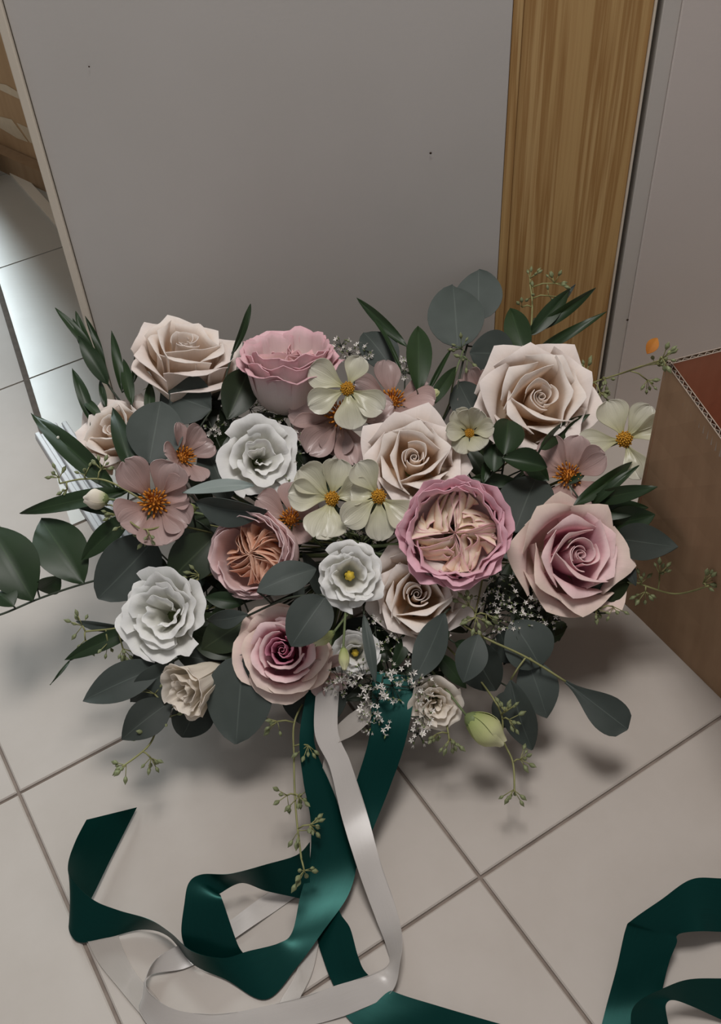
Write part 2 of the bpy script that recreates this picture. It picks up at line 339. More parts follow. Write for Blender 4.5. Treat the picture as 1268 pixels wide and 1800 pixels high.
# dark threshold line and a ribbed white floor track
b = MB(); p0 = DL0 - DLd * 0.9; p1 = DL1 + DLd * 0.05; nn = Vector((-DLd.y, DLd.x, 0))
b.box((p0 + p1) / 2 + Vector((0, 0, 0.0008)), (p1 - p0) / 2, nn * 0.0048, (0, 0, 0.0012))
structure(b.build('trim_8', plain('dark_threshold', '#5d5349', 0.7), smooth=False), 'dark threshold strip across the tiles')
M['track'] = plain('white_plastic_track', '#c8cbcd', 0.35, 0.5, var=0.04)
tr = empty('floor_track', TA * 0.163 + TB * 1.099)
tag(tr, 'ribbed white door track on the floor behind the left foliage', 'floor track')
def track_box(name, u, hu, h):
    b = MB(); b.box(TA * u + Vector((0, 0, h / 2)), TA * hu, TB * 0.17, (0, 0, h / 2)); o = b.build(name, M['track'], tr, smooth=False)
    bv = o.modifiers.new('bevel', 'BEVEL'); bv.width = 0.0015; bv.segments = 2
track_box('base_plate', 0.024, 0.026, 0.004)
for k, (u, h) in enumerate(((0.003, 0.010), (0.018, 0.014), (0.031, 0.014), (0.046, 0.010))): track_box('rib', u, 0.004, h)
# pale joint strip near the far carton
q0, q1 = on_z(20, 298), on_z(118, 408); b = MB(); dd = (q1 - q0).normalized(); nn = Vector((-dd.y, dd.x, 0))
b.box((q0 + q1) / 2 + Vector((0, 0, 0.003)), (q1 - q0) * 0.7, nn * 0.011, (0, 0, 0.003)); structure(b.build('trim_9', M['edge'], smooth=False), 'pale strip on the floor of the far room')

# ------------------------------------------------------------------ cartons
def card_mat(name, c1, c2):
    nt = NT(name); tc = nt.n('ShaderNodeTexCoord'); mp = nt.n('ShaderNodeMapping'); mp.inputs['Scale'].default_value = (1, 1, 0.12); nt.l(tc.outputs['Object'], mp.inputs[0])
    n1 = nt.n('ShaderNodeTexNoise'); n1.inputs['Scale'].default_value = 60; n1.inputs['Detail'].default_value = 4; nt.l(mp.outputs[0], n1.inputs[0])
    r = ramp(nt, [(0.3, c1), (0.7, c2)]); nt.l(n1.outputs[0], r.inputs[0]); nt.l(r.outputs[0], nt.b.inputs['Base Color']); setp(nt.b, rough=0.75, spec=0.15); return nt.m
M['card'] = card_mat('brown_cardboard', '#a08266', '#ab8d70')
M['cardin'] = card_mat('reddish_inner_cardboard', '#b98468', '#c48e72')
M['flute'] = plain('corrugated_edge', '#5b4638', 0.85)
M['liner'] = plain('pale_card_liner', '#a99a8c', 0.8)
BH = 0.366
carton = empty('cardboard_carton', BOX0)
tag(carton, 'open brown cardboard carton standing by the wall, right of the bouquet', 'carton')
bback = Vector((math.cos(math.radians(25)), math.sin(math.radians(25)), 0)); tdir = Vector((math.cos(math.radians(-80)), math.sin(math.radians(-80)), 0)); tback = Vector((math.cos(math.radians(15.4)), math.sin(math.radians(15.4)), 0))
UPZ = Vector((0, 0, BH)); TOP0 = on_z(1170, 636, BH) - BOX0; TOP0.z = 0
BA, BB, BC = Vector((0, 0, 0)), BDIR * 0.36, bback * 0.36; BD_ = BB + BC
TA_, TB_, TC_ = TOP0, TOP0 + tdir * 0.36, TOP0 + tback * 0.36; TD_ = TB_ + tback * 0.36
def quad_sheet(p, q, tp, tq, inward, off, th, name, mat, parent, z0=0.0, z1=1.0):
    """a thin board between a foot line p-q and a top line tp-tq"""
    vs = []; fs = []; nk, ni = 9, 9
    for k in range(nk):
        z = z0 + (z1 - z0) * k / (nk - 1); a = p.lerp(tp, z) + UPZ * z; c = q.lerp(tq, z) + UPZ * z
        for i in range(ni): vs.append(a.lerp(c, i / (ni - 1)) + inward * off)
    return mesh_obj(name, vs, grid_faces(ni, nk), mat, parent, smooth=False)
def wall_sheet(p, q, tp, tq, inward, th=0.0052):
    side = quad_sheet(p, q, tp, tq, inward, 0.0, 0.0007, 'side_panel', M['card'], carton)
    quad_sheet(p, q, tp, tq, inward, th, 0, 'inner_liner', M['cardin'], side)
    quad_sheet(p, q, tp, tq, inward, 0.0026, 0, 'flute_core', M['flute'], side, 0.0, 0.985)
    for o_ in (0.0, th):
        b = MB(); b.tube([tp + UPZ + inward * o_, tq + UPZ + inward * o_], 0.0006, 5); b.build('liner_edge', M['liner'], side)
    L = (tq - tp).length; d = (tq - tp).normalized(); n = int(L / 0.0042); vs = []; fs = []
    for i in range(n + 1):
        o = tp + d * (L * i / n) + inward * (0.0009 if i % 2 else th - 0.0009)
        vs += [o + Vector((0, 0, BH - 0.02)), o + Vector((0, 0, BH - 0.0003))]
        if i: fs.append((2 * i - 2, 2 * i, 2 * i + 1, 2 * i - 1))
    ft = mesh_obj('flute', vs, fs, M['liner'], side, smooth=False, solid=0.0006); ft['kind'] = 'stuff'
wall_sheet(BA, BB, TA_, TB_, tback); wall_sheet(BA, BC, TA_, TC_, tdir); wall_sheet(BC, BD_, TC_, TD_, -tback); wall_sheet(BB, BD_, TB_, TD_, -tdir)
b = MB(); b.box((BB + BC) / 2 + Vector((0, 0, 0.003)), BB / 2 * 0.95, BC / 2 * 0.95, (0, 0, 0.002)); b.build('bottom_panel', M['cardin'], carton, smooth=False)
# far carton in the next room
c0, c1 = on_z(0, 300), on_z(95, 344); cd = (c1 - c0).normalized(); cn = Vector((cd.y, -cd.x, 0)); cn = cn if cn.y < 0 else -cn
far = empty('shipping_carton', c0); tag(far, 'tan carton standing in the next room beyond the panel edge', 'carton')
M['cardfar'] = card_mat('tan_cardboard', '#b08f6a', '#ba9974'); M['cardfar2'] = card_mat('darker_tan_cardboard', '#94795c', '#9f8466')
b = MB(); b.box(cd * 0.18 - cn * 0.25 + Vector((0, 0, 0.47)), cd * 0.42, cn * 0.22, (0, 0, 0.47)); b.build('body', M['cardfar'], far, smooth=False)
b = MB(); b.box(cd * 0.18 - cn * 0.014 + Vector((0, 0, 0.022)), cd * 0.42, cn * 0.014, (0, 0, 0.022)); b.build('bottom_flap', M['cardfar2'], far, smooth=False)
M['palepatch'] = plain('pale_carton_patch', '#c9b597', 0.45, 0.3, var=0.05)
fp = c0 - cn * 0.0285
for poly in (((0, 147), (10, 149), (52, 174), (52, 183), (0, 158)), ((0, 205), (20, 210), (49, 250), (30, 243), (0, 225)), ((29, 216), (63, 231), (71, 258), (52, 250))):  # thin pale patches laid over the front of the far carton
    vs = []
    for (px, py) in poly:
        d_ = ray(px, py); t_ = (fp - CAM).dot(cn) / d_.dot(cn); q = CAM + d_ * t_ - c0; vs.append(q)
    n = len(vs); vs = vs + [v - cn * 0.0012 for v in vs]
    mesh_obj('pale_patch', vs, [tuple(range(n)), tuple(range(2 * n - 1, n - 1, -1))] + [(k, k + n, (k + 1) % n + n, (k + 1) % n) for k in range(n)], M['palepatch'], far, smooth=False)
# crumpled wrapping paper beside it
vs = []; 
for j in range(9):
    for i in range(9):
        a = i / 8 * 2 * math.pi; ph = j / 8 * math.pi; r = 0.05 * (1 + 0.5 * noise.noise(Vector((math.cos(a) * 2, math.sin(a) * 2, j * 0.7))))
        vs.append(Vector((r * math.sin(ph) * math.cos(a), r * math.sin(ph) * math.sin(a) * 0.7, 0.045 + 0.9 * r * math.cos(ph))))
pp = mesh_obj('crumpled_paper', vs, grid_faces(9, 9), plain('tan_wrapping_paper', '#b3a283', 0.7), smooth=False); pp.location = on_z(2, 300) + cn * 0.055
tag(pp, 'crumpled tan wrapping paper at the foot of the far carton', 'paper')

# ================================================================== BOUQUET
BIND = Vector((0.0, 0.80, 0.115)); FOOT = Vector((0.005, 0.865, 0.004))
def stem_path(p, back=None):
    j = Vector((random.uniform(-.016, .016), random.uniform(-.014, .014), random.uniform(-.006, .006)))
    k = Vector((random.uniform(-.03, .03), random.uniform(-.028, .028), 0))
    mid = (p + (BIND + j)) / 2 + (back * 0.02 if back else Vector((0, 0, -0.01)))
    return crom([p, mid, BIND + j, FOOT + k], 5)
def frame(px, py, ax, ay):
    d = (-ray(px, py) + IR * ax + IU * ay).normalized()
    x = IR - d * IR.dot(d); x.normalize(); y = d.cross(x)
    return Matrix((x, y, d)).transposed()

def petal_surface(theta, wang, rt, zt, roll0=1.2, roll1=0.8, rollL=0.16, r0=0.04, z0=0.0, belly=1.05, shoulder=0.8, cut=0.12, cutp=2.2, flat=0.3, ruffle=0.0, rf=6, spiral=0.05, seed=0, nu=11, nv=13, tip=0.0, lean=0.0, crumple=1.0):
    V = []; UV = []
    P0, P1, P2, P3 = (r0, z0), (rt * belly, z0 + 0.02), (rt * shoulder, z0 + (zt - z0) * 0.72), (rt, zt)
    dx, dz = P3[0] - P2[0], P3[1] - P2[1]; ang0 = math.atan2(dx, dz)
    rnd = random.Random(seed); ph1, ph2, ph3 = (rnd.uniform(0, 6.28) for _ in range(3))
    for j in range(nv):
        for i in range(nu):
            u = -1 + 2 * i / (nu - 1); v = j / (nv - 1)
            s = v * (1 - cut * abs(u) ** cutp)
            sb = min(s / 0.78, 1.0); t = sb; m = 1 - t
            r = m ** 3 * P0[0] + 3 * m * m * t * P1[0] + 3 * m * t * t * P2[0] + t ** 3 * P3[0]
            z = m ** 3 * P0[1] + 3 * m * m * t * P1[1] + 3 * m * t * t * P2[1] + t ** 3 * P3[1]
            if s > 0.78:
                q = (s - 0.78) / 0.22; tot = roll0 + roll1 * abs(u); L = rollL * (1 + tip * (1 - abs(u)) ** 2)
                n = 5
                for k in range(n):
                    a = ang0 + tot * q * (k + 0.5) / n; r += math.sin(a) * L * q / n; z += math.cos(a) * L * q / n
            e = sstep(0.25, 1.0, s)
            if ruffle:
                r += ruffle * e * math.sin(rf * u + ph1) * 0.8 + ruffle * 0.5 * e * math.sin(2.3 * rf * u + ph2); z += ruffle * e * math.sin(rf * 1.3 * u + ph3)
            nzv = noise.noise(Vector((u * 1.7 + seed * 3.1, s * 2.0, seed * 1.7))) * 0.05 * e * crumple + (noise.noise(Vector((u * 4.1 + seed, s * 4.0, seed * 0.7))) * 0.035 * e * (crumple - 1.0) if crumple > 1 else 0.0)
            r += nzv * (0.3 + rt); z += nzv * 0.6
            wa = wang * (0.55 + 0.45 * sstep(0, 0.5, s))
            fi = u * wa
            r = r * (1 + flat * (1 / max(math.cos(min(abs(fi), 1.1)), 0.45) - 1)) + spiral * u * e
            z += lean * u * e
            fi += theta
            V.append(Vector((r * math.cos(fi), r * math.sin(fi), z))); UV.append(((u + 1) / 2, v))
    return V, UV, nu, nv
ROTM = {}
def petal(root, S, args, mat, name='petal', zc=0.5, solid=0.0007, label=None):
    V, UV, nu, nv = petal_surface(**args)
    Rm = ROTM[root.name]
    V = [Rm @ ((p - Vector((0, 0, zc))) * S) for p in V]
    return mesh_obj(name, V, grid_faces(nu, nv), mat, root, UV, True, solid)
def flower_root(name, px, py, Rpx, face, dt, spin, label, cat, group=None):
    p = bp(px, py, dt); S = Rpx * (p - CAM).length / F
    root = empty(name, p); tag(root, label, cat, group)
    ROTM[root.name] = frame(px, py, *face) @ Matrix.Rotation(math.radians(spin), 3, 'Z')
    return root, S, p
def add_stem(root, p, S, zc, calyx=True, rad=0.0026, cw=0.22, mat='stem', sep=True):
    Rm = ROTM[root.name]; base = Rm @ Vector((0, 0, -zc * S)); ax = Rm @ Vector((0, 0, 1))
    b = MB(); path = stem_path(p + base, -ax); b.tube([q - p for q in path], rad); b.build('stem', M[mat], root)
    if calyx:
        b = MB(); b.lathe(base - ax * 0.16 * S, ax, [(0.05 * S, 0), (cw * 0.8 * S, 0.05 * S), (cw * S, 0.14 * S), (cw * 0.85 * S, 0.22 * S)], 10)
        if sep:
            for k in range(5):
                a = k * 1.2566 + 0.3; rd = (Rm @ Vector((math.cos(a), math.sin(a), 0))); tg = (Rm @ Vector((-math.sin(a), math.cos(a), 0)))
                o = len(b.v)
                for (l_, w_, h_) in ((0.1, 0.09, 0.0), (0.35, 0.1, -0.02), (0.6, 0.05, -0.12), (0.8, 0.005, -0.28)):
                    c = base + rd * l_ * S + ax * h_ * S; b.v += [c - tg * w_ * S, c + tg * w_ * S]
                for q in range(3): b.f.append((o + 2 * q, o + 2 * q + 1, o + 2 * q + 3, o + 2 * q + 2))
        b.build('calyx', M['calyx'], root)
def core_spiral(root, S, zc, mat, r1=0.11, zt=0.92, turns=1.7, z0=0.35, seed=0):
    """the tightly rolled heart of a rose"""
    nu, nv = 44, 7; V = []; UV = []
    for j in range(nv):
        for i in range(nu):
            t = i / (nu - 1); v = j / (nv - 1); r = (0.025 + (r1 - 0.025) * t) * (0.85 + 0.3 * math.sin(v * 2.4)); a = t * turns * 2 * math.pi + seed
            z = z0 + (zt - z0) * v + 0.03 * math.sin(a * 1.5) * v - 0.05 * t * v
            V.append(ROTM[root.name] @ ((Vector((r * math.cos(a), r * math.sin(a), z)) - Vector((0, 0, zc))) * S)); UV.append((0.5 + 0.2 * math.sin(a), 0.45 + 0.5 * v))
    return mesh_obj('heart_petal', V, grid_faces(nu, nv), mat, root, UV, True, 0.0006)
def tea_rose(label, px, py, Rpx, face, dt=0.0, spin=0, mats=('cream', 'cream', 'cream_out'), openness=1.0, pointy=1.0, cat='rose', group='cream roses in the bouquet', outer=(5, 5), zc=0.55, name='rose'):
    root, S, p = flower_root(name, px, py, Rpx, face, dt, spin, label, cat, group)
    sd = int(px * 7 + py)
    rn = random.Random(sd)
    core_spiral(root, S, zc, M[mats[0]], seed=sd % 6)
    rings = [(2, 0.15, 0.95, 1.5, 0.3, 0.2, 0.05, 0.05, 0), (3, 0.24, 0.97, 1.2, 0.6, 0.4, 0.07, 0.08, 0),
             (3, 0.37, 0.96, 1.15, 1.0, 0.9, 0.12, 0.10, 1), (5, 0.54, 0.86, 0.82, 1.4, 1.1, 0.17, 0.12, 1),
             (outer[0], 0.72 * openness, 0.68, 0.80, 1.3, 1.1, 0.23, 0.14, 2), (outer[1], 0.82 * openness, 0.44, 0.78, 0.9, 1.1, 0.28, 0.14, 2)]
    off = rn.uniform(0, 6)
    for k, (n, rt, zt, wang, ro0, ro1, rL, cut, mi) in enumerate(rings):
        if n == 0: continue
        off += 0.55
        for i in range(n):
            th = off + 2 * math.pi * i / n + rn.uniform(-.16, .16)
            petal(root, S, dict(theta=th, wang=wang, rt=rt * rn.uniform(.92, 1.08), zt=zt * rn.uniform(.94, 1.05), roll0=ro0 * rn.uniform(.75, 1.25), roll1=ro1 * pointy, rollL=rL * rn.uniform(.85, 1.2), cut=cut + 0.08 * pointy, cutp=1.45 if pointy > .6 else 2.4,
                                tip=0.75 * pointy, flat=0.65 * pointy * (k > 1), spiral=0.07, seed=sd + 17 * k + i, belly=1.1 if k < 4 else 1.2, shoulder=0.92 if k < 3 else 0.86, ruffle=0.0 if pointy > .6 else 0.014, nu=13, lean=rn.uniform(-.05, .05)), M[mats[mi]], zc=zc)
    add_stem(root, p, S, zc); return root
def garden_rose(label, px, py, Rpx, face, dt=0.0, spin=0, mats=('quart_in', 'quart_out'), quarters=4, levels=5, cup=0.75, cupz=0.8, group='garden roses in the bouquet', inner_r=0.72, zc=0.5, ruf=0.03, flare=0.10, flop=1.0, swirl=0.0, belly=1.25):
    root, S, p = flower_root('garden_rose', px, py, Rpx, face, dt, spin, label, 'rose', group)
    sd = int(px * 5 + py); rn = random.Random(sd); Rm = ROTM[root.name]
    for q in range(quarters):
        th = 2 * math.pi * q / quarters + rn.uniform(-.28, .28)
        half = math.pi / quarters * 1.02
        for k in range(levels):
            de = half * (1 - k / levels * 0.86) * rn.uniform(.9, 1.05); rin = 0.05 + (inner_r - 0.12) * (k / levels) * rn.uniform(.9, 1.1)
            nu, nv = 21, 8; V = []; UV = []; skew = rn.uniform(-.2, .2) + swirl
            ph = rn.uniform(0, 6); ph2 = rn.uniform(0, 6)
            for j in range(nv):
                for i in range(nu):
                    u = -1 + 2 * i / (nu - 1); v = j / (nv - 1)
                    r = rin + (inner_r - rin) * abs(u) ** 1.5; a = th + skew * (1 - abs(u)) + de * math.copysign(abs(u) ** 0.75, u)
                    wv = math.sin(5 * u + ph) * 0.6 + math.sin(9.5 * u + ph2) * 0.4
                    e = v * v
                    top = cupz * (1.0 - 0.16 * (r / inner_r) ** 2) + 0.05 * math.sin(3 * u + ph2) - 0.05 * (k % 2) - 0.03 * k
                    z = cupz * 0.5 + (top - cupz * 0.5) * (v - 0.12 * v ** 4) + ruf * 1.4 * wv * e
                    r2 = max(0.01, r - flare * (1 - abs(u)) * e + ruf * wv * e * 1.8 + 0.03 * (v - 0.5))
                    a2 = a + (0.05 * wv + flare * 1.1 * math.copysign(min(abs(u) * 2, 1), u)) * e
                    V.append(Rm @ ((Vector((r2 * math.cos(a2), r2 * math.sin(a2), z)) - Vector((0, 0, zc))) * S)); UV.append(((u + 1) / 2, v))
            mesh_obj('inner_petal', V, grid_faces(nu, nv), M[mats[0]], root, UV, True, 0.0006)
    off = rn.uniform(0, 6)
    for k, (n, rt, zt, wang, ro0, rL) in enumerate(((6, cup - 0.03, cupz * 1.0, 0.72, 0.5 * flop, 0.12 * flop), (7, cup + 0.03, cupz * 0.92, 0.66, 0.9 * flop, 0.16 * flop), (7, cup + 0.08, cupz * 0.76, 0.66, 1.0 * flop, 0.2 * flop))):
        off += 0.4
        for i in range(n):
            petal(root, S, dict(theta=off + 2 * math.pi * i / n + rn.uniform(-.1, .1), wang=wang, rt=rt * rn.uniform(.97, 1.03), zt=zt * rn.uniform(.95, 1.05), roll0=ro0, roll1=0.2, rollL=rL, cut=0.14, cutp=3, flat=0.0, ruffle=ruf * 0.8, rf=5, seed=sd + 31 * k + i, belly=belly, shoulder=1.0 if belly > 1 else 0.9), M[mats[1]], zc=zc)
    add_stem(root, p, S, zc); return root
def lisianthus(label, px, py, Rpx, face, dt=0.0, spin=0, mat='white', deep=1.0, heart=False, inner=True, group='white lisianthus in the bouquet', rings=None, zc=0.7, cw=0.16):
    root, S, p = flower_root('lisianthus', px, py, Rpx, face, dt, spin, label, 'lisianthus', group)
    sd = int(px * 3 + py); rn = random.Random(sd)
    rings = rings or [(2, 0.16, 0.9, 1.35, 0.3, 0.10), (3, 0.34, 0.98, 1.15, 0.6, 0.14), (4, 0.55, 0.93, 1.0, 0.8, 0.2), (4, 0.74, 0.80, 0.98, 0.8, 0.26)]
    off = rn.uniform(0, 6)
    for k, (n, rt, zt, wang, ro0, rL) in enumerate(rings):
        if heart and k == 0: continue
        off += 0.5
        for i in range(n):
            petal(root, S, dict(theta=off + 2 * math.pi * i / n + rn.uniform(-.2, .2), wang=wang * rn.uniform(.9, 1.1), rt=rt * rn.uniform(.9, 1.08), zt=zt * rn.uniform(.92, 1.06) * deep, roll0=ro0 * rn.uniform(.6, 1.3), roll1=0.2, rollL=rL, r0=0.05, cut=0.1, cutp=3, flat=0.1, ruffle=0.036, rf=4.6, crumple=2.4, seed=sd + 13 * k + i, belly=0.62, shoulder=0.72, nu=21, nv=17, lean=rn.uniform(-.06, .06), spiral=0.08), M[mat], zc=zc, solid=0.0005)
    if heart:
        Rm = ROTM[root.name]; b = MB()
        for k in range(6):
            a = k * 1.05; c = Rm @ (Vector((0.09 * math.cos(a), 0.09 * math.sin(a), 0.45 - zc)) * S); b.lathe(c, Rm @ Vector((0, 0, 1)), [(0.02 * S, 0), (0.055 * S, 0.1 * S), (0.06 * S, 0.2 * S), (0.03 * S, 0.26 * S)], 7)
        b.lathe(Rm @ (Vector((0, 0, 0.35 - zc)) * S), Rm @ Vector((0, 0, 1)), [(0.05 * S, 0), (0.05 * S, 0.3 * S), (0.12 * S, 0.4 * S), (0.05 * S, 0.48 * S)], 8)
        b.build('pistil', M['pistil'], root)
    add_stem(root, p, S, zc, rad=0.002, cw=cw, sep=False); return root
def butterfly(label, px, py, Rpx, face, dt=0.0, angles=(90, 162, 234, 306, 18), mat='yellow', elev=18, wide=0.42, lens=None, center='stameny', long_stamens=False, group='pale yellow butterfly blooms', cr=0.17, cup=0.18, name='butterfly_ranunculus', elevs=None):
    root, S, p = flower_root(name, px, py, Rpx, face, dt, 0, label, 'flower', group)
    sd = int(px * 11 + py); rn = random.Random(sd); Rm = ROTM[root.name]
    for k, a in enumerate(angles):
        th = math.radians(a); L = (lens[k] if lens else rn.uniform(.9, 1.05)); W = wide * rn.uniform(.9, 1.12); el = math.radians(elevs[k] if elevs else elev + rn.uniform(-6, 8))
        nu, nv = 15, 15; V = []; UV = []
        rd = Vector((math.cos(th), math.sin(th), 0)); tg = Vector((-math.sin(th), math.cos(th), 0)); up = Vector((0, 0, 1))
        notch = rn.uniform(0.0, 0.09); twist = rn.uniform(-.45, .45); bend = rn.uniform(-.1, .7); cupk = cup * rn.uniform(.4, 2.4); W *= rn.uniform(.82, 1.0); ph = rn.uniform(0, 6)
        for j in range(nv):
            for i in range(nu):
                u = -1 + 2 * i / (nu - 1); v = j / (nv - 1)
                wd = W * (0.12 + 0.88 * sstep(0, 0.68, v)) * math.sqrt(max(0.0, 1 - max(0, (v - 0.62) / 0.385) ** 2.3))
                s = v * L - notch * L * v * max(0, 1 - abs(u) * 3)
                x = 0.1 + s * math.cos(el); z = 0.02 + s * math.sin(el) - bend * 0.25 * s * s + (k % 2) * 0.02
                y = u * wd; z += cupk * (u * u) * wd * 1.3 + twist * y * v + 0.022 * math.sin(4 * u + 5 * v + ph) * v + 0.008 * math.sin(13 * u + ph) * v + 0.03 * noise.noise(Vector((u * 2, v * 3, k + sd * .1)))
                q = rd * x + tg * y + up * z
                V.append(Rm @ (q * S)); UV.append(((u + 1) / 2, v))
        mesh_obj('petal', V, grid_faces(nu, nv), M[mat], root, UV, True, 0.0006)
    b = MB()
    b.lathe(Rm @ Vector((0, 0, -0.04 * S)), Rm @ Vector((0, 0, 1)), [(cr * .8 * S, 0), (cr * S, 0.08 * S), (cr * .8 * S, 0.17 * S), (cr * .3 * S, 0.22 * S)], 12)
    ctr = b.build('flower_centre', M['stameny' if not long_stamens else 'stamen'], root)
    b = MB(); n = 46 if not long_stamens else 40
    for k in range(n):
        f = math.sqrt((k + .5) / n); a = k * 2.39996
        d = Rm @ Vector((f * math.cos(a) * (0.9 if long_stamens else 0.5), f * math.sin(a) * (0.9 if long_stamens else 0.5), 1)).normalized()
        c = Rm @ (Vector((cr * f * math.cos(a), cr * f * math.sin(a), 0.18 - 0.16 * f * f)) * S); hl = (0.2 + 0.1 * rn.random() if long_stamens else 0.06) * S
        b.lathe(c, d, [(0.012 * S, 0), (0.012 * S, hl * .6), (0.026 * S, hl * .7), (0.012 * S, hl)], 5)
    st = b.build('stamens', M[center], ctr); st['kind'] = 'stuff'
    add_stem(root, p, S, 0.05, rad=0.0016, cw=0.1, sep=False); return root
def bud(label, px, py, tx, ty, wpx, dt=0.0, mat='budpetal', npet=4, group='buds in the bouquet', stem='stem'):
    """a closed bud from its foot (px,py) to its tip (tx,ty)"""
    a = bp(px, py, dt); bq = bp(tx, ty, dt - 0.004); L = (bq - a).length; ax = (bq - a).normalized(); W = wpx * 0.5 * (a - CAM).length / F
    root = empty('flower_bud', a); tag(root, label, 'bud', group)
    x = ax.orthogonal().normalized(); Rm = Matrix((x, ax.cross(x), ax)).transposed(); ROTM[root.name] = Rm
    for k in range(npet):
        nu, nv = 9, 10; V = []; UV = []
        for j in range(nv):
            for i in range(nu):
                u = -1 + 2 * i / (nu - 1); v = j / (nv - 1); r = W * (0.25 + 0.75 * math.sin(math.pi * (0.06 + 0.8 * v) ) ** 0.8) * (1 - 0.45 * sstep(.6, 1, v)) * (1 + 0.07 * u)
                fi = k * 2 * math.pi / npet + u * 1.0 + v * 0.7; z = L * v * (1 - 0.12 * abs(u) ** 2)
                V.append(Rm @ Vector((r * math.cos(fi), r * math.sin(fi), z))); UV.append(((u + 1) / 2, v))
        mesh_obj('petal', V, grid_faces(nu, nv), M[mat], root, UV, True, 0.0005)
    b = MB(); b.lathe(Rm @ Vector((0, 0, -0.12 * L)), ax, [(0.15 * W, 0), (0.5 * W, 0.1 * L), (0.62 * W, 0.2 * L), (0.5 * W, 0.3 * L)], 9); b.build('calyx', M['calyx'], root)
    b = MB(); b.tube([q - a for q in stem_path(a - ax * 0.1 * L, -ax)], 0.0013); b.build('stem', M[stem], root); return root

# ------------------------------------------------------------------ leaves
def leaf(root, o, bx, by, tx, ty, wpx, d0=0.0, d1=0.0, roll=0.0, mat='euc', kind='round', fold=0.12, bend=0.08, curl=0.0, notch=0.0, wavy=0.02, twist=0.0, name='leaf'):
    A = bp(bx, by, d0); B = bp(tx, ty, d1); ax = B - A; L = ax.length; ax.normalize()
    view = (CAM - (A + B) / 2).normalized(); nrm = (view - ax * view.dot(ax)).normalized(); sd = ax.cross(nrm)
    if roll:
        q = Matrix.Rotation(math.radians(roll), 3, ax); nrm = q @ nrm; sd = q @ sd
    W = 0.5 * wpx * (A - CAM).length / F
    nu, nv = 9, 15; V = []; UV = []; ph = random.uniform(0, 6)
    for j in range(nv):
        v = j / (nv - 1)
        if kind == 'round': wd = math.sin(math.pi * min(v ** 0.86, 1)) ** 0.62 if 0 < v < 1 else 0.03
        elif kind == 'oval': wd = math.sin(math.pi * v ** 0.95) ** 0.8 if 0 < v < 1 else 0.03
        elif kind == 'spoon': wd = (0.1 + 0.9 * sstep(0, 0.7, v)) * (1 - max(0, (v - 0.7) / 0.305) ** 2.4) ** 0.5 if v < 1 else 0.05
        else: wd = (v ** 0.7 * (1 - v) ** 0.95) / 0.5286 + (0.02 if v < 1 else 0.004)
        wd = max(wd, 0.012)
        for i in range(nu):
            u = -1 + 2 * i / (nu - 1)
            tw = twist * (v - 0.3); s_, n_ = math.cos(tw), math.sin(tw)
            y = u * wd * W; h = fold * abs(u) * wd * W * 1.6 + curl * u * u * wd * W + wavy * L * math.sin(5 * v + 1.5 * u + ph) * abs(u)
            c = A + ax * (L * v * (1 - notch * 0.0)) + nrm * (bend * L * math.sin(math.pi * v))
            V.append(c + sd * (y * s_ - h * n_) + nrm * (h * s_ + y * n_) - o); UV.append(((u + 1) / 2, v))
    return mesh_obj(name, V, grid_faces(nu, nv), M[mat], root, UV, True, 0.0006)
def branch(name, label, leaves, stempix=None, mat='euc', kind='round', cat='foliage', group=None, stemmat='stemdark', rad=0.0013, to_bind=True, **kw):
    """leaves: (bx,by,tx,ty,w,d0,d1,roll[,overrides]); stempix: (px,py,dt) from the tip inwards"""
    sp = stempix or [(leaves[0][0], leaves[0][1], leaves[0][5] + 0.004)]
    o = bp(*sp[-1]); root = empty(name, o); tag(root, label, cat, group)
    for lf in leaves:
        ex = dict(kw); ex.update(lf[8] if len(lf) > 8 else {})
        leaf(root, o, *lf[:8], mat=ex.pop('mat', mat), kind=ex.pop('kind', kind), **ex)
    pts = [bp(*q) for q in sp]
    b = MB()
    if len(pts) > 1: path = crom(pts, 6)
    else: path = pts[:]
    if to_bind: path = path[:-1] + stem_path(path[-1])
    b.tube([q - o for q in path], rad, 5)
    for lf in leaves:                                                # a petiole joins each blade to the twig
        A = bp(lf[0], lf[1], lf[5]); near = min(path[:max(2, len(path) - 6)], key=lambda q: (q - A).length)
        if 0.002 < (near - A).length < 0.09: b.tube([A - o, (A + near) / 2 - o + Vector((0, 0, 0.002)), near - o], rad * 0.8, 5)
    b.build('stem', M[stemmat], root); return root
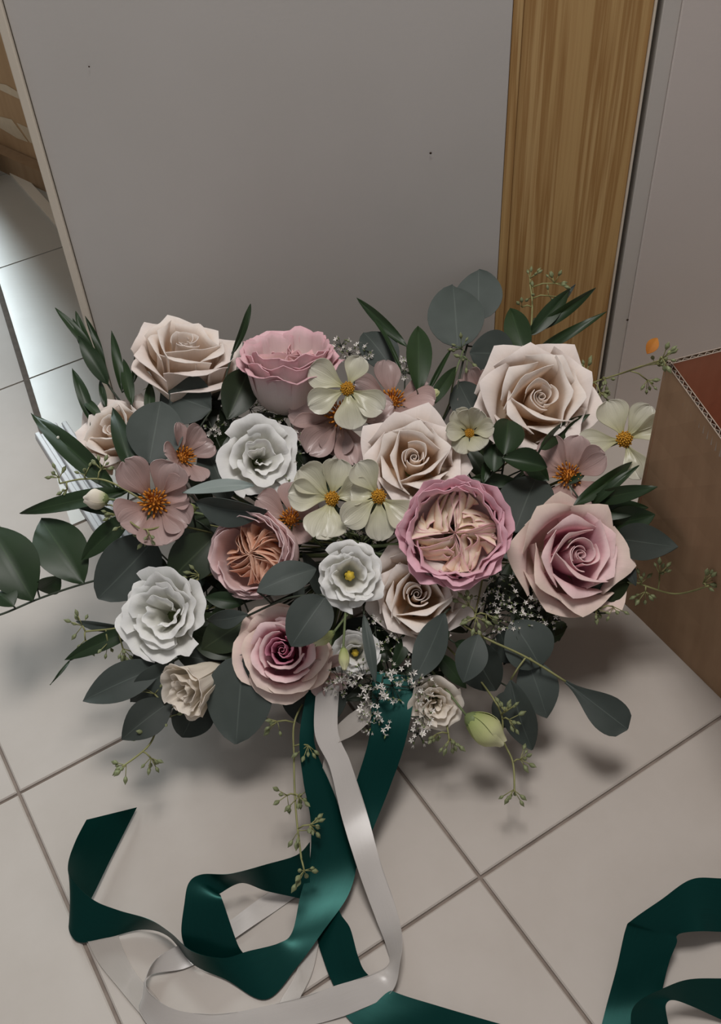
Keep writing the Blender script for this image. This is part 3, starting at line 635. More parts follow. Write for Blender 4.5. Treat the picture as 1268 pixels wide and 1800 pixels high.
# seed pods
def pod_mesh():
    b = MB(); b.lathe((0, 0, 0), (0, 0, 1), [(0.0004, 0), (0.0012, 0.001), (0.0021, 0.003), (0.0022, 0.0045), (0.0015, 0.006), (0.0007, 0.0072), (0.0002, 0.0084)], 7)
    me = D.meshes.new('seed_pod'); me.from_pydata([tuple(v) for v in b.v], [], b.f); me.materials.append(M['seed']); me.polygons.foreach_set('use_smooth', [True] * len(me.polygons)); return me
POD = pod_mesh()
def seed_spray(label, stempix, clusters, size=1.0, group='seeded eucalyptus sprays', npod=7, to_bind=True, name='seeded_eucalyptus', mat='twig'):
    """clusters: (px,py,dt,dirx,diry,n) - pods radiate round the given image direction"""
    o = bp(*stempix[-1]); root = empty(name, o); tag(root, label, 'seed spray', group)
    b = MB(); path = crom([bp(*q) for q in stempix], 8); main = list(path)
    b.tube([q - o for q in (path[:-1] + stem_path(path[-1]) if to_bind else path)], 0.0011, 5)
    rn = random.Random(int(stempix[0][0] * 3 + stempix[0][1]))
    for (px, py, dt, dx, dy, n) in clusters:
        c = bp(px, py, dt); near = min(main, key=lambda q: (q - c).length)
        if (near - c).length > 0.003: b.tube([near - o, (near + c) / 2 - o + Vector((0, 0, .003)), c - o], 0.0009, 5)
        ax = (IR * dx - IU * dy); ax = ax.normalized() if ax.length > 0.01 else -ray(px, py)
        for k in range(n):
            d = None
            for _ in range(30):
                d = Vector((rn.gauss(0, 1), rn.gauss(0, 1), rn.gauss(0, 1))).normalized()
                if d.dot(ax) > -0.25: break
            d = (d + ax * 0.35).normalized(); l = rn.uniform(0.006, 0.013) * size; e = c + d * l
            b.tube([c - o, e - o], 0.0005, 4)
            so = D.objects.new('seed_pod', POD); COL.objects.link(so); so.parent = root; s = rn.uniform(.75, 1.15) * size
            so.matrix_local = Matrix.Translation(e - o) @ d.to_track_quat('Z', 'Y').to_matrix().to_4x4() @ Matrix.Scale(s, 4)
    b.build('stem', M[mat], root); return root
def floret_spray(label, clusters, stempix, n=16, spread=30, size=1.0, group='sprays of tiny white florets', seed=0):
    o = bp(*stempix[-1]); root = empty('filler_flower_spray', o); tag(root, label, 'filler flower', group)
    rn = random.Random(seed + int(stempix[0][0])); b = MB(); g = MB(); fl = MB()
    path = crom([bp(*q) for q in stempix], 6); main = list(path); b.tube([q - o for q in path[:-1] + stem_path(path[-1])], 0.0009, 5)
    for (px, py, dt) in clusters:
        hub = bp(px, py, dt + 0.02); near = min(main, key=lambda q: (q - hub).length); b.tube([near - o, hub - o], 0.0007, 4)
        for k in range(n):
            f = math.sqrt(rn.random()); a = rn.uniform(0, 6.283); q = bp(px + f * spread * math.cos(a), py + f * spread * math.sin(a), dt + 0.016 * f * f + rn.uniform(-.004, .006))
            d = (q - hub).normalized() * 0.5 - ray(px, py) * 0.5 + Vector((rn.gauss(0, .35), rn.gauss(0, .35), rn.gauss(0, .35))); d.normalize()
            b.tube([hub - o, (hub + q) / 2 - o + Vector((0, 0, .002)), q - d * 0.003 - o], 0.00035, 3)
            g.lathe(q - d * 0.0035 - o, d, [(0.0003, 0), (0.0009, 0.0015), (0.0008, 0.0035)], 5)
            x = d.orthogonal().normalized(); y = d.cross(x); s = rn.uniform(.7, 1.15) * size * 0.0030; opn = rn.choice((0.35, 0.9, 1.0, 0.55)); c0 = len(fl.v)
            fl.v.append(q - o - d * 0.0002)
            for m in range(5):
                for (rr, da, hh) in ((0.55, -0.42, 0.3), (1.0, 0.0, 0.45), (0.55, 0.42, 0.3)):
                    an = m * 1.2566 + da; fl.v.append(q - o + (x * math.cos(an) + y * math.sin(an)) * s * rr * opn + d * s * (hh + (1 - opn) * rr * 1.4))
            for m in range(5):
                i = c0 + 1 + m * 3; fl.f.append((c0, i, i + 1, i + 2))
    b.build('stem', M['stemdark'], root); g.build('calyxes', M['calyx'], root)['kind'] = 'stuff'
    fl.build('florets', M['floret'], root, smooth=False)['kind'] = 'stuff'; return root

# ------------------------------------------------------------------ roses
tea_rose('open cream rose seen from the side, topmost at the upper left of the bouquet', 325, 632, 88, (0.05, 1.25), 0.0, 20, outer=(5, 4))
tea_rose('cream rose half hidden behind a grey-green leaf at the far left', 210, 765, 66, (-0.45, 0.6), 0.02, 80)
tea_rose('cream rose with peach heart just above the quartered pink rose', 727, 812, 84, (0.05, 0.30), 0.0, 50)
tea_rose('large cream rose at the upper right below the dark pointed leaves', 945, 706, 94, (0.22, 0.28), -0.01, 10)
tea_rose('small cream rose with a tightly spiralled heart below the quartered pink rose', 732, 1047, 80, (0.05, 0.10), 0.018, 120)
tea_rose('pink rose with pale creamy outer petals at the right edge of the flowers', 1008, 978, 96, (0.42, 0.10), -0.005, 30, mats=('pink', 'pink', 'pink_out'), group='pink roses in the bouquet', pointy=0.75)
tea_rose('pink rose with a deep pink swirled heart at the lower left of centre', 500, 1145, 80, (-0.14, 0.08), 0.0, 200, mats=('pink_core', 'pink', 'pink_out'), group='pink roses in the bouquet', pointy=0.3, outer=(6, 5))
garden_rose('quartered pink garden rose with cream ruffled heart in the middle right', 800, 938, 100, (0.0, 0.06), -0.03, 45, levels=6, quarters=4, inner_r=0.68, cup=0.76, ruf=0.06, flare=0.2, flop=1.3, swirl=0.5)
garden_rose('blush garden rose with a deep apricot cup turned to the left', 450, 975, 88, (-0.42, 0.04), 0.0, 10, mats=('cup_in', 'cup_out'), quarters=5, levels=5, inner_r=0.56, cup=0.72, cupz=0.95, zc=0.6, ruf=0.03, swirl=0.35, flare=0.14)
garden_rose('pink garden rose seen from the side against the grey panel', 508, 664, 86, (-0.1, 1.75), 0.0, 70, mats=('side_in', 'side_out'), quarters=5, levels=5, inner_r=0.76, cup=0.80, cupz=1.3, zc=0.72, ruf=0.055, flop=1.2, belly=0.96, swirl=0.3, flare=0.16)

# ------------------------------------------------------------------ lisianthus
lisianthus('ruffled white lisianthus above the curled grey leaf, left of the yellow blooms', 457, 806, 72, (0.12, 0.12), -0.005, 0)
lisianthus('round white lisianthus with a yellow pistil in the centre of the bouquet', 615, 1012, 64, (0.05, 0.0), -0.012, 40, heart=True, rings=[(0, 0, 0, 0, 0, 0), (4, 0.42, 0.98, 1.05, 0.7, 0.12), (5, 0.62, 0.86, 0.85, 0.9, 0.16), (5, 0.76, 0.70, 0.8, 0.9, 0.18)])
lisianthus('large white lisianthus with a hollow cup at the lower left', 290, 1080, 80, (-0.28, 0.05), -0.01, 90, rings=[(3, 0.30, 0.98, 1.15, 0.5, 0.12), (4, 0.5, 1.0, 1.0, 0.7, 0.16), (4, 0.66, 0.92, 0.9, 0.8, 0.18), (5, 0.78, 0.78, 0.8, 0.9, 0.2)])
lisianthus('ivory lisianthus tipped down to the left with its green foot showing', 350, 1200, 74, (-0.8, -0.5), 0.0, 60, mat='ivory', deep=1.35, rings=[(3, 0.18, 1.0, 1.15, 0.3, 0.1), (4, 0.36, 1.02, 0.95, 0.5, 0.12), (5, 0.55, 0.95, 0.9, 0.6, 0.14)], zc=0.85, cw=0.2)
lisianthus('small white lisianthus half hidden below the centre, above the tiny florets', 625, 1148, 46, (0.1, -0.1), 0.02, 10, heart=True)
lisianthus('small crumpled white lisianthus at the bottom of the bouquet above the ribbon', 765, 1238, 48, (0.05, -0.25), 0.012, 70, mat='ivory')

# ------------------------------------------------------------------ butterfly ranunculus
butterfly('pale yellow five-petalled bloom in front of the pink side-on rose', 611, 684, 68, (0.0, 0.15), -0.035, (68, 152, 205, 277, 328), lens=(0.8, 1.0, 1.0, 1.0, 1.0), wide=0.42, elev=8)
butterfly('pale yellow cupped bloom left of the large cream rose at upper right', 826, 762, 50, (0.0, 0.2), -0.02, (125, 60, 185, 240, 300, 5, 90), elev=42, wide=0.42)
butterfly('pale yellow bloom standing out at the right in front of the carton', 1098, 773, 76, (0.0, 0.1), -0.02, (112, 52, 18, 188, 292), lens=(0.85, 0.85, 1.0, 1.0, 0.9), elev=12, wide=0.36)
butterfly('pale yellow bloom with a broad left petal below the dusty pink blooms', 583, 877, 72, (0.1, 0.1), -0.012, (140, 176, 80, 246, 262, 20), lens=(1.0, 1.05, 0.9, 1.05, .95, .7), elev=16, wide=0.44)
butterfly('pale yellow bloom touching the lower left of the central cream rose', 666, 873, 72, (0.0, 0.05), -0.03, (122, 218, 272, 322, 165), lens=(0.9, 1.0, 1.0, 0.95, 0.6), elev=10, wide=0.42)
PK = dict(mat='mauve', center='stamen', long_stamens=True, group='dusty pink butterfly blooms')
butterfly('dusty pink bloom with orange stamens between the yellow blooms at the top', 690, 708, 70, (0.05, 0.6), 0.016, (100, 160, 20, 345, 225, 290), elev=24, wide=0.38, **PK)
butterfly('dusty pink bloom spreading out underneath the topmost yellow bloom', 600, 732, 88, (-0.05, 0.25), 0.012, (178, 205, 10, 285, 262, 232), elev=10, wide=0.36, lens=(.95, .9, 1.0, .95, .75, .95), **PK)
butterfly('large dusty pink bloom with orange stamens at the left edge', 272, 884, 95, (-0.05, 0.12), -0.03, (128, 62, 22, 216, 284, 325), elev=32, wide=0.40, lens=(0.95, 0.75, 0.6, 0.75, 0.9, 0.8), cr=0.12, **PK)
butterfly('dusty pink bloom half hidden behind the round grey leaf at left', 320, 806, 62, (0.6, 0.45), 0.0, (75, 120, 30, 300, 250, 200), elev=38, wide=0.34, **PK)
butterfly('dusty pink bloom below the large cream rose at right', 1000, 838, 74, (-0.1, 0.2), 0.015, (70, 120, 20, 165, 250, 310), elev=28, wide=0.40, **PK)
butterfly('dusty pink bloom tucked behind the blush garden rose', 512, 915, 62, (-0.2, 0.35), 0.025, (80, 150, 20, 310, 250), elev=26, wide=0.5, **PK)
butterfly('dusty pink bloom peeking out behind the left tip of the large cream rose', 842, 690, 40, (-0.4, 0.4), 0.03, (100, 170, 30, 240, 310), elev=30, wide=0.5, **PK)
butterfly('small pale pink bloom hanging under the swirled pink rose', 572, 1180, 46, (0.2, -0.5), 0.012, (60, 130, 240, 280, 330), elev=30, wide=0.34, mat='mauve', center='stameny', group='dusty pink butterfly blooms')

# ------------------------------------------------------------------ buds
bud('plump pale green lisianthus bud at the bottom right', 826, 1262, 886, 1306, 52, -0.01, npet=5)
bud('small green bud tucked right of the swirled pink rose', 585, 1112, 553, 1134, 20, -0.02)
bud('narrow green bud hanging over the small hidden lisianthus', 604, 1140, 606, 1178, 18, -0.035)
bud('cream bud on a thin stalk at the left edge', 187, 877, 148, 878, 34, -0.05, mat='ivory')
bud('small green bud beside the dark leaves left of the upper yellow bloom', 757, 706, 770, 682, 22, 0.0)
bud('round green bud between the curled leaf and the dusty pink bloom at left', 343, 893, 318, 897, 22, -0.02)

# ------------------------------------------------------------------ silver dollar eucalyptus
EG = 'grey-green round-leaved eucalyptus branches'
branch('eucalyptus_branch', 'round grey-green leaves rising highest, in front of panel and wood board', [
    (805, 612, 797, 502, 100, 0.0, 0.0, 5), (842, 565, 842, 474, 84, 0.012, 0.01, -8), (905, 622, 826, 620, 80, 0.0, 0.0, 0)],
    [(835, 560, 0.012), (818, 620, 0.012), (800, 700, 0.03)], group=EG, bend=0.03, fold=0.05)
branch('eucalyptus_branch', 'grey-green leaf behind the white florets at the top centre', [(690, 650, 640, 585, 66, 0.02, 0.01, 20)], [(690, 650, 0.02), (680, 720, 0.04)], group=EG)
branch('eucalyptus_branch', 'two big round grey-green leaves below the topmost cream rose', [
    (262, 815, 282, 706, 98, -0.025, -0.03, 0, dict(bend=0.05)), (372, 720, 282, 690, 92, 0.012, 0.008, 10)], [(262, 815, -0.02), (330, 790, 0.03)], group=EG)
branch('eucalyptus_branch', 'broad pale grey-green leaf left of the white hollow-cupped lisianthus', [(272, 948, 172, 1052, 104, -0.01, -0.015, -10, dict(bend=0.04))], [(272, 948, -0.01), (330, 950, 0.03)], group=EG)
branch('eucalyptus_branch', 'curled grey-green leaf with a pale upturned edge in front of the white ruffled flower', [
    (345, 882, 472, 898, 56, -0.045, -0.035, 30, dict(bend=0.10, fold=0.3, kind='oval')), (322, 866, 446, 853, 30, -0.058, -0.05, -35, dict(mat='eucpale', kind='oval', bend=0.05))], [(330, 868, -0.045), (345, 930, 0.02)], group=EG)
branch('eucalyptus_branch', 'two grey-green leaves crossing in front of the blush and swirled pink roses', [
    (452, 1040, 556, 1000, 62, -0.05, -0.035, -18, dict(kind='oval')), (572, 1050, 512, 1136, 80, -0.06, -0.065, 6)], [(560, 1046, -0.055), (505, 1052, -0.05), (430, 1085, 0.0)], group=EG)
branch('eucalyptus_branch', 'large grey-green leaf hanging below the swirled pink rose at left', [(428, 1150, 415, 1308, 116, 0.0, 0.0, 8, dict(bend=0.02))], [(428, 1150, 0.0), (470, 1090, 0.05)], group=EG, fold=0.06)
branch('eucalyptus_branch', 'wide dark leaf hanging over the tops of the ribbons', [(560, 1190, 556, 1284, 118, 0.03, 0.02, 20)], [(560, 1190, 0.03), (580, 1120, 0.06)], mat='eucdark', group=EG)
branch('eucalyptus_branch', 'narrow twisted grey-green leaf below the small cream rose', [(782, 1078, 728, 1196, 58, -0.02, -0.005, 20, dict(kind='oval', twist=0.8, bend=-0.06))], [(782, 1078, -0.02), (800, 1060, 0.04)], group=EG)
branch('eucalyptus_branch', 'grey-green leaves on a pale forked twig at the lower right', [
    (842, 1115, 815, 1200, 56, -0.02, -0.02, 0, dict(kind='oval')), (950, 1172, 900, 1092, 92, 0.012, 0.012, 15), (925, 1155, 962, 1262, 72, 0.02, 0.02, -10, dict(kind='oval')),
    (995, 1198, 1104, 1282, 62, 0.0, 0.0, 0, dict(kind='spoon')), (898, 1195, 936, 1318, 62, 0.01, 0.01, 20, dict(kind='oval'))],
    [(995, 1198, 0.0), (925, 1155, 0.0), (850, 1120, 0.0), (800, 1090, 0.04)], group=EG, stemmat='twig')
branch('eucalyptus_branch', 'dark leaves in the shade behind the forked twig', [(830, 1130, 872, 1214, 84, 0.035, 0.03, 25), (880, 1110, 905, 1165, 60, 0.03, 0.02, 30), (900, 1215, 880, 1280, 50, 0.03, 0.03, 0)], [(880, 1200, 0.04), (850, 1120, 0.045)], mat='eucdark', group=EG)
branch('eucalyptus_branch', 'round dark grey leaf between the quartered rose and the right-hand pink rose', [(905, 935, 945, 838, 98, 0.0, 0.01, -10)], [(905, 935, 0.01), (880, 960, 0.05)], mat='eucdark', group=EG)
branch('eucalyptus_branch', 'long grey-green leaf reaching right over the carton', [(1075, 945, 1192, 962, 62, 0.0, 0.0, 0, dict(kind='oval', fold=0.1)), (1095, 975, 1118, 1030, 22, -0.005, -0.01, 0, dict(kind='oval'))], [(1080, 945, 0.004), (1020, 930, 0.05)], mat='eucdark', group=EG)
branch('eucalyptus_branch', 'long grey-green leaves fanning out at the lower left', [
    (290, 1168, 146, 1232, 64, 0.0, 0.0, 10, dict(kind='oval')), (305, 1160, 230, 1234, 58, -0.004, 0.0, -20, dict(kind='oval')), (240, 1175, 285, 1130, 46, .015, .015, 0)], [(295, 1168, 0.0), (380, 1120, 0.05)], group=EG)
branch('eucalyptus_branch', 'dark leaf lying lowest at the left of the bouquet', [(302, 1232, 214, 1300, 64, 0.0, 0.0, 12, dict(kind='oval')), (352, 1222, 320, 1296, 74, 0.02, 0.02, -15)], [(305, 1228, 0.0), (370, 1170, 0.05)], mat='eucdark', group=EG)
branch('eucalyptus_branch', 'small silvery curled leaf between the hollow-cupped and the swirled blooms', [(365, 1090, 436, 1080, 34, -0.01, -0.015, 25, dict(kind='oval', twist=0.7))], [(365, 1090, -0.006), (400, 1110, 0.04)], group=EG)
branch('eucalyptus_branch', 'thin upright leaf edge right of the hidden lisianthus', [(640, 1080, 660, 1200, 20, -0.015, -0.02, 0, dict(kind='oval', twist=0.5))], [(640, 1080, -0.012), (640, 1060, 0.04)], group=EG)
branch('eucalyptus_branch', 'dark round leaf behind the upper yellow cupped bloom', [(840, 740, 806, 672, 62, 0.03, 0.025, 0)], [(840, 740, 0.03), (830, 780, 0.06)], mat='eucdark', group=EG)
branch('eucalyptus_branch', 'grey leaf deep behind the ruffled white lisianthus', [(400, 880, 360, 790, 70, 0.03, 0.03, 20), (330, 930, 390, 1010, 80, 0.03, 0.03, -20)], [(390, 880, 0.035), (420, 920, 0.07)], mat='eucdark', group=EG)

# ------------------------------------------------------------------ ruscus and other dark pointed leaves
RG = 'dark pointed ruscus sprigs'
R_ = dict(mat='rus', kind='lance', group=RG, fold=0.18, bend=0.06)
branch('ruscus_sprig', 'sprig of narrow dark leaves sticking up highest at the far left', [
    (168, 628, 97, 541, 26, 0, 0, 20, dict(twist=0.6)), (190, 676, 138, 590, 44, -0.005, -0.01, 0), (172, 640, 133, 547, 24, 0.01, 0.01, -20), (188, 668, 150, 556, 20, 0.01, 0.01, 30, dict(twist=0.8)), (150, 620, 128, 560, 20, 0.004, 0, 10)],
    [(160, 610, 0.008), (190, 676, 0.005), (240, 740, 0.04)], **R_)
branch('ruscus_sprig', 'sprig of dark upright leaves left of the topmost cream rose', [
    (214, 690, 196, 582, 26, 0.0, 0, 10, dict(twist=0.5)), (232, 676, 247, 590, 24, 0.006, 0, 20), (232, 712, 217, 632, 32, -0.004, 0, 0), (262, 735, 264, 672, 30, .006, .006, 0)], [(222, 680, 0.006), (235, 720, 0.01), (280, 790, 0.05)], **R_)
branch('ruscus_sprig', 'small dark leaves beside the half hidden cream rose at far left', [(163, 745, 127, 648, 32, 0, 0, 10), (178, 735, 142, 698, 26, -0.006, -0.004, 20), (160, 765, 158, 712, 18, 0.0, 0.0, 40), (186, 718, 176, 668, 18, .004, .004, 0)], [(163, 740, 0.004), (200, 790, 0.04)], **R_)
spotted = branch('ruscus_sprig', 'broad dark leaf with a pale spot pointing to the upper left edge', [(204, 862, 57, 728, 62, -0.02, 0.0, 0, dict(kind='lance', bend=0.05)), (236, 838, 198, 718, 52, -0.03, -0.03, 0)], [(210, 850, -0.015), (260, 880, 0.04)], **R_)
lf0 = next(c for c in spotted.children if c.name.startswith('leaf')); best = min(lf0.data.vertices, key=lambda v: ((spotted.location + v.co - CAM).normalized() - ray(104, 769)).length)
b = MB(); b.lathe(best.co - ray(104, 769) * 0.0012, -ray(104, 769), [(0.0021, 0), (0.0014, 0.0004)], 9); b.build('spot', plain('pale_leaf_spot', '#d8d6c8', 0.6), spotted)
branch('ruscus_sprig', 'long dark leaves pointing left below the broad spotted leaf', [(228, 862, 36, 903, 50, -0.02, 0.0, 10), (210, 905, 112, 880, 26, -0.01, 0, 0), (228, 905, 143, 985, 60, -0.02, -0.01, 10)], [(225, 880, -0.015), (290, 920, 0.04)], **R_)
branch('ruscus_sprig', 'long bare twig with broad dark leaves reaching out of the left edge', [
    (148, 1026, 72, 912, 88, 0.0, 0.0, 0, dict(kind='oval', fold=0.12)), (58, 1056, -18, 924, 92, -0.004, 0.0, 0, dict(kind='oval', fold=0.12)), (66, 1036, 106, 1012, 44, 0.004, -0.01, 40, dict(kind='oval')), (24, 1066, -6, 1042, 44, -0.006, 0, 30, dict(kind='oval')), (235, 1000, 160, 958, 40, 0, 0, 50)],
    [(-40, 1092, 0.0), (8, 1078, 0.0), (70, 1052, 0.0), (148, 1026, 0.0), (235, 1005, 0.0), (330, 990, 0.05)], **R_)
branch('ruscus_sprig', 'dark leaves left of the hollow-cupped lisianthus with a thin curling tip', [(242, 1104, 114, 1160, 46, 0.0, 0.0, 10), (222, 1104, 134, 1092, 28, -0.004, -0.01, -30, dict(mat='euc')), (124, 1160, 88, 1204, 8, 0.0, 0.0, 0, dict(twist=0.8)), (250, 1085, 200, 1100, 30, 0.01, 0.01, 0)], [(124, 1160, 0.003), (242, 1100, 0.003), (300, 1090, 0.05)], **R_)
branch('ruscus_sprig', 'single slender leaf standing up between the two side-on roses', [(408, 622, 440, 535, 24, 0.0, 0.0, 25, dict(twist=0.4))], [(412, 615, 0.0), (398, 660, 0.004), (390, 720, 0.04)], **R_)
branch('ruscus_sprig', 'broad dark leaf under the left side of the pink side-on rose', [(400, 738, 440, 645, 66, 0.004, 0.0, 0)], [(400, 738, 0.006), (410, 790, 0.05)], mat='salal', kind='oval', group=RG)
branch('ruscus_sprig', 'crossed dark leaves right of the white florets at the top', [(716, 610, 628, 524, 30, 0.0, 0.0, 0), (706, 655, 652, 552, 18, -0.004, 0, 30), (735, 692, 735, 574, 46, -0.006, 0.0, 8, dict(kind='oval')), (752, 716, 802, 645, 40, -0.004, 0.0, 0), (745, 700, 795, 610, 14, 0.01, 0.01, 0)], [(716, 612, 0.004), (735, 690, 0.006), (740, 760, 0.05)], **R_)
branch('ruscus_sprig', 'fan of dark pointed leaves over the wood board at the upper right', [(926, 632, 898, 542, 46, 0.0, 0.0, 0, dict(kind='oval')), (930, 590, 1002, 508, 46, -0.004, 0.0, 10), (938, 582, 1048, 506, 34, 0.0, 0.0, 15), (938, 622, 1066, 548, 30, -0.006, 0.0, 0, dict(bend=-0.12)), (960, 560, 1012, 500, 20, .01, .01, 0, dict(mat='euc'))], [(940, 560, 0.006), (930, 590, 0.006), (932, 640, 0.01), (920, 720, 0.05)], **R_)
branch('ruscus_sprig', 'dark leaf cradling the underside of the large cream rose', [(950, 790, 1036, 728, 46, -0.03, -0.02, 20, dict(bend=-0.10))], [(950, 790, -0.025), (930, 830, 0.04)], **R_)
branch('ruscus_sprig', 'rounded glossy dark leaves below the upper yellow cupped bloom', [(886, 800, 894, 738, 56, -0.03, -0.03, 10, dict(kind='round', curl=0.3)), (884, 806, 962, 822, 44, -0.03, -0.03, -20, dict(kind='oval', curl=0.4)), (868, 830, 872, 780, 40, -0.015, -0.02, 0, dict(kind='oval')), (925, 800, 965, 845, 36, -0.01, -0.01, 20, dict(kind='oval')), (850, 850, 860, 800, 26, 0.0, 0.0, 0), (830, 840, 920, 850, 40, .01, .01, 0)], [(888, 802, -0.02), (880, 850, 0.04)], **R_)
branch('ruscus_sprig', 'spread of long dark leaves above the right-hand pink rose', [(1010, 888, 1112, 812, 44, -0.03, -0.02, 10), (1040, 890, 1124, 818, 26, -0.025, -0.015, -10, dict(bend=0.12)), (1040, 880, 1156, 856, 46, -0.02, 0.0, 0), (1030, 905, 1140, 892, 56, -0.01, 0.0, -15), (1055, 925, 1152, 905, 56, 0.0, 0.004, 10, dict(kind='oval')), (1000, 850, 1030, 830, 20, 0, 0, 0), (1060, 940, 1140, 930, 40, 0.006, 0.006, 0)], [(1045, 892, -0.01), (1000, 920, 0.05)], **R_)
branch('rose_leaf_sprig', 'dark toothed rose leaves under the right-hand pink rose', [(1040, 1030, 1108, 1022, 60, 0.004, 0.0, 10, dict(kind='oval')), (1010, 1050, 1092, 1066, 40, 0.012, 0.01, 0), (1080, 990, 1090, 1040, 36, .01, .01, 0)], [(1040, 1030, 0.01), (990, 1010, 0.06)], mat='salal', kind='oval', group='dark rose leaves')
branch('salal_sprig', 'broad olive leaf left of the blush garden rose', [(380, 940, 296, 1022, 80, 0.0, 0.0, 0), (330, 905, 365, 960, 50, .02, .02, 0)], [(380, 940, 0.01), (420, 960, 0.06)], mat='salal', kind='oval', group='dark filler leaves')
branch('salal_sprig', 'dark green leaf between the hollow-cupped and swirled pink blooms', [(440, 1085, 355, 1142, 66, 0.012, 0.012, 0), (430, 1060, 360, 1050, 30, .01, 0.0, 0, dict(mat='rus')), (425, 1150, 335, 1112, 56, 0.02, 0.02, 0), (400, 1170, 310, 1150, 50, 0.025, 0.02, 10, dict(mat='eucdark')), (300, 1020, 250, 1000, 60, .03, .03, 0), (360, 1090, 250, 1120, 70, .04, .035, 0)], [(440, 1085, 0.02), (480, 1060, 0.06)], mat='salal', kind='oval', group='dark filler leaves')
branch('salal_sprig', 'dark green leaves showing below the small cream rose', [(790, 1110, 740, 1150, 40, 0.02, 0.02, 0), (800, 1130, 860, 1150, 40, 0.025, 0.02, 0), (770, 1150, 820, 1210, 46, .03, .03, 0), (720, 1110, 690, 1180, 40, .03, .03, 0), (780, 1180, 700, 1270, 60, .04, .04, 0)], [(780, 1120, 0.03), (760, 1080, 0.06)], mat='rus', kind='lance', group='dark filler leaves')
rn = random.Random(5)
for (lab, x0, y0, rx, ry, n) in (('dark leaves deep between the two side-on roses and the white lisianthus', 410, 790, 110, 90, 20), ('dark leaves deep among the yellow and dusty pink blooms', 620, 800, 130, 100, 14),
        ('dark leaves deep behind the quartered pink rose', 850, 860, 130, 110, 22), ('dark leaves deep around the central white lisianthus', 590, 1010, 130, 100, 14), ('dark leaves deep behind the florets at the lower right', 850, 1080, 130, 80, 22),
        ('dark leaves deep behind the hollow-cupped lisianthus at left', 320, 1010, 110, 120, 26), ('dark leaves deep below the centre behind the tiny florets', 660, 1160, 130, 70, 20)):
    lv = []
    for k in range(n):
        f = math.sqrt(rn.random()); a = rn.uniform(0, 6.283); x = x0 + rx * f * math.cos(a); y = y0 + ry * f * math.sin(a); b_ = rn.uniform(0, 6.283); L = rn.uniform(70, 120)
        lv.append((x - L * .4 * math.cos(b_), y - L * .4 * math.sin(b_), x + L * .5 * math.cos(b_), y + L * .5 * math.sin(b_), rn.uniform(36, 60), rn.uniform(.045, .07), rn.uniform(.035, .06), rn.uniform(-40, 40), dict(mat=rn.choice(('rus', 'salal', 'salal', 'eucdark')))))
    branch('salal_sprig', lab, lv, [(x0, y0, 0.065), (x0 * .6 + 260, y0 * .7 + 300, 0.09)], kind='lance', group='dark filler leaves')

# ------------------------------------------------------------------ seeded eucalyptus
seed_spray('seed spray rising in front of the wood board above the dark fan of leaves', [(932, 500, 0.0), (936, 540, 0.0), (930, 640, 0.02)], [(932, 490, 0, 0, -1, 5), (938, 520, 0.0, -.6, -.3, 3), (975, 498, 0, .7, -.6, 7), (965, 520, 0, .5, -.3, 4), (918, 540, 0, -.5, 0, 2)])
seed_spray('long seed spray reaching right across the wall to the top of the carton', [(1160, 634, 0.0), (1100, 654, 0.0), (1045, 672, 0.0), (1010, 690, 0.02), (960, 760, 0.05)], [(1152, 640, 0.0, .6, -.8, 10), (1165, 630, 0, 1, 0, 8), (1138, 668, -0.004, 0.3, .9, 9), (1055, 690, -0.006, .4, .9, 10), (1030, 655, 0.0, -.3, -1, 9), (1065, 665, 0, .2, .5, 6)])
seed_spray('seed spray at the right end beside the carton, below the long grey leaf', [(1246, 1030, 0.0), (1190, 1044, 0.0), (1135, 1030, 0.0), (1060, 1000, 0.04)], [(1236, 1026, 0, .8, -.2, 8), (1160, 1010, 0, .5, -.7, 7), (1135, 1040, 0, 0, .9, 7), (1128, 1025, -.004, -.3, -.6, 6)])
seed_spray('few seed pods hanging under the right-hand pink rose', [(1055, 1070, 0.0), (1020, 1050, 0.02), (990, 1010, 0.05)], [(1048, 1070, 0, .2, .8, 5), (1078, 1066, 0, .6, .6, 4)])
seed_spray('seed spray at the left edge above the cream bud', [(105, 850, -0.02), (150, 842, -0.03), (200, 850, -0.035), (290, 905, 0.0)], [(104, 840, -0.02, -.6, -.8, 7), (118, 860, -.02, -.5, .7, 5), (178, 825, -.035, .3, -.9, 7), (150, 835, -.03, -.2, -.5, 4)])
seed_spray('seed spray over the petals of the large dusty pink bloom at left', [(205, 895, -0.045), (250, 930, -0.05), (300, 920, -0.02)], [(205, 905, -0.045, -.3, .5, 6), (222, 920, -.05, 0, .5, 5), (262, 938, -0.055, .3, .8, 8), (190, 888, -.04, -.6, -.2, 3)])
seed_spray('seed sprays hanging left of the hollow-cupped lisianthus', [(150, 1110, -0.01), (200, 1105, -0.01), (250, 1095, 0.01)], [(145, 1100, -.01, -.6, -.3, 6), (150, 1125, -.01, -.1, .9, 7), (216, 1140, -.012, 0, .9, 8), (190, 1130, -.01, -.3, .6, 4)])
seed_spray('dangling seed spray at the lower left over bare tiles', [(215, 1348, 0.0), (262, 1310, 0.0), (285, 1262, 0.0), (330, 1220, 0.03)], [(222, 1345, 0, -.6, .6, 8), (265, 1332, 0, .4, .8, 8), (262, 1290, -.004, -.5, -.2, 5), (290, 1262, -.004, .5, .5, 5), (272, 1220, -.004, 0, -.2, 4)])
seed_spray('long seed spray hanging straight down in front of the green ribbon', [(530, 1510, -0.01), (520, 1420, 0.0), (517, 1330, 0.0), (520, 1262, 0.01), (560, 1200, 0.05)], [(535, 1530, -.012, .2, .8, 8), (545, 1450, -.012, .7, .4, 10), (525, 1460, -.01, 0, .6, 5), (525, 1400, -.004, .3, .4, 9), (505, 1398, -.004, -.8, .2, 4), (542, 1310, 0, .4, .8, 6), (488, 1268, 0, -.3, .6, 6)], size=1.05)
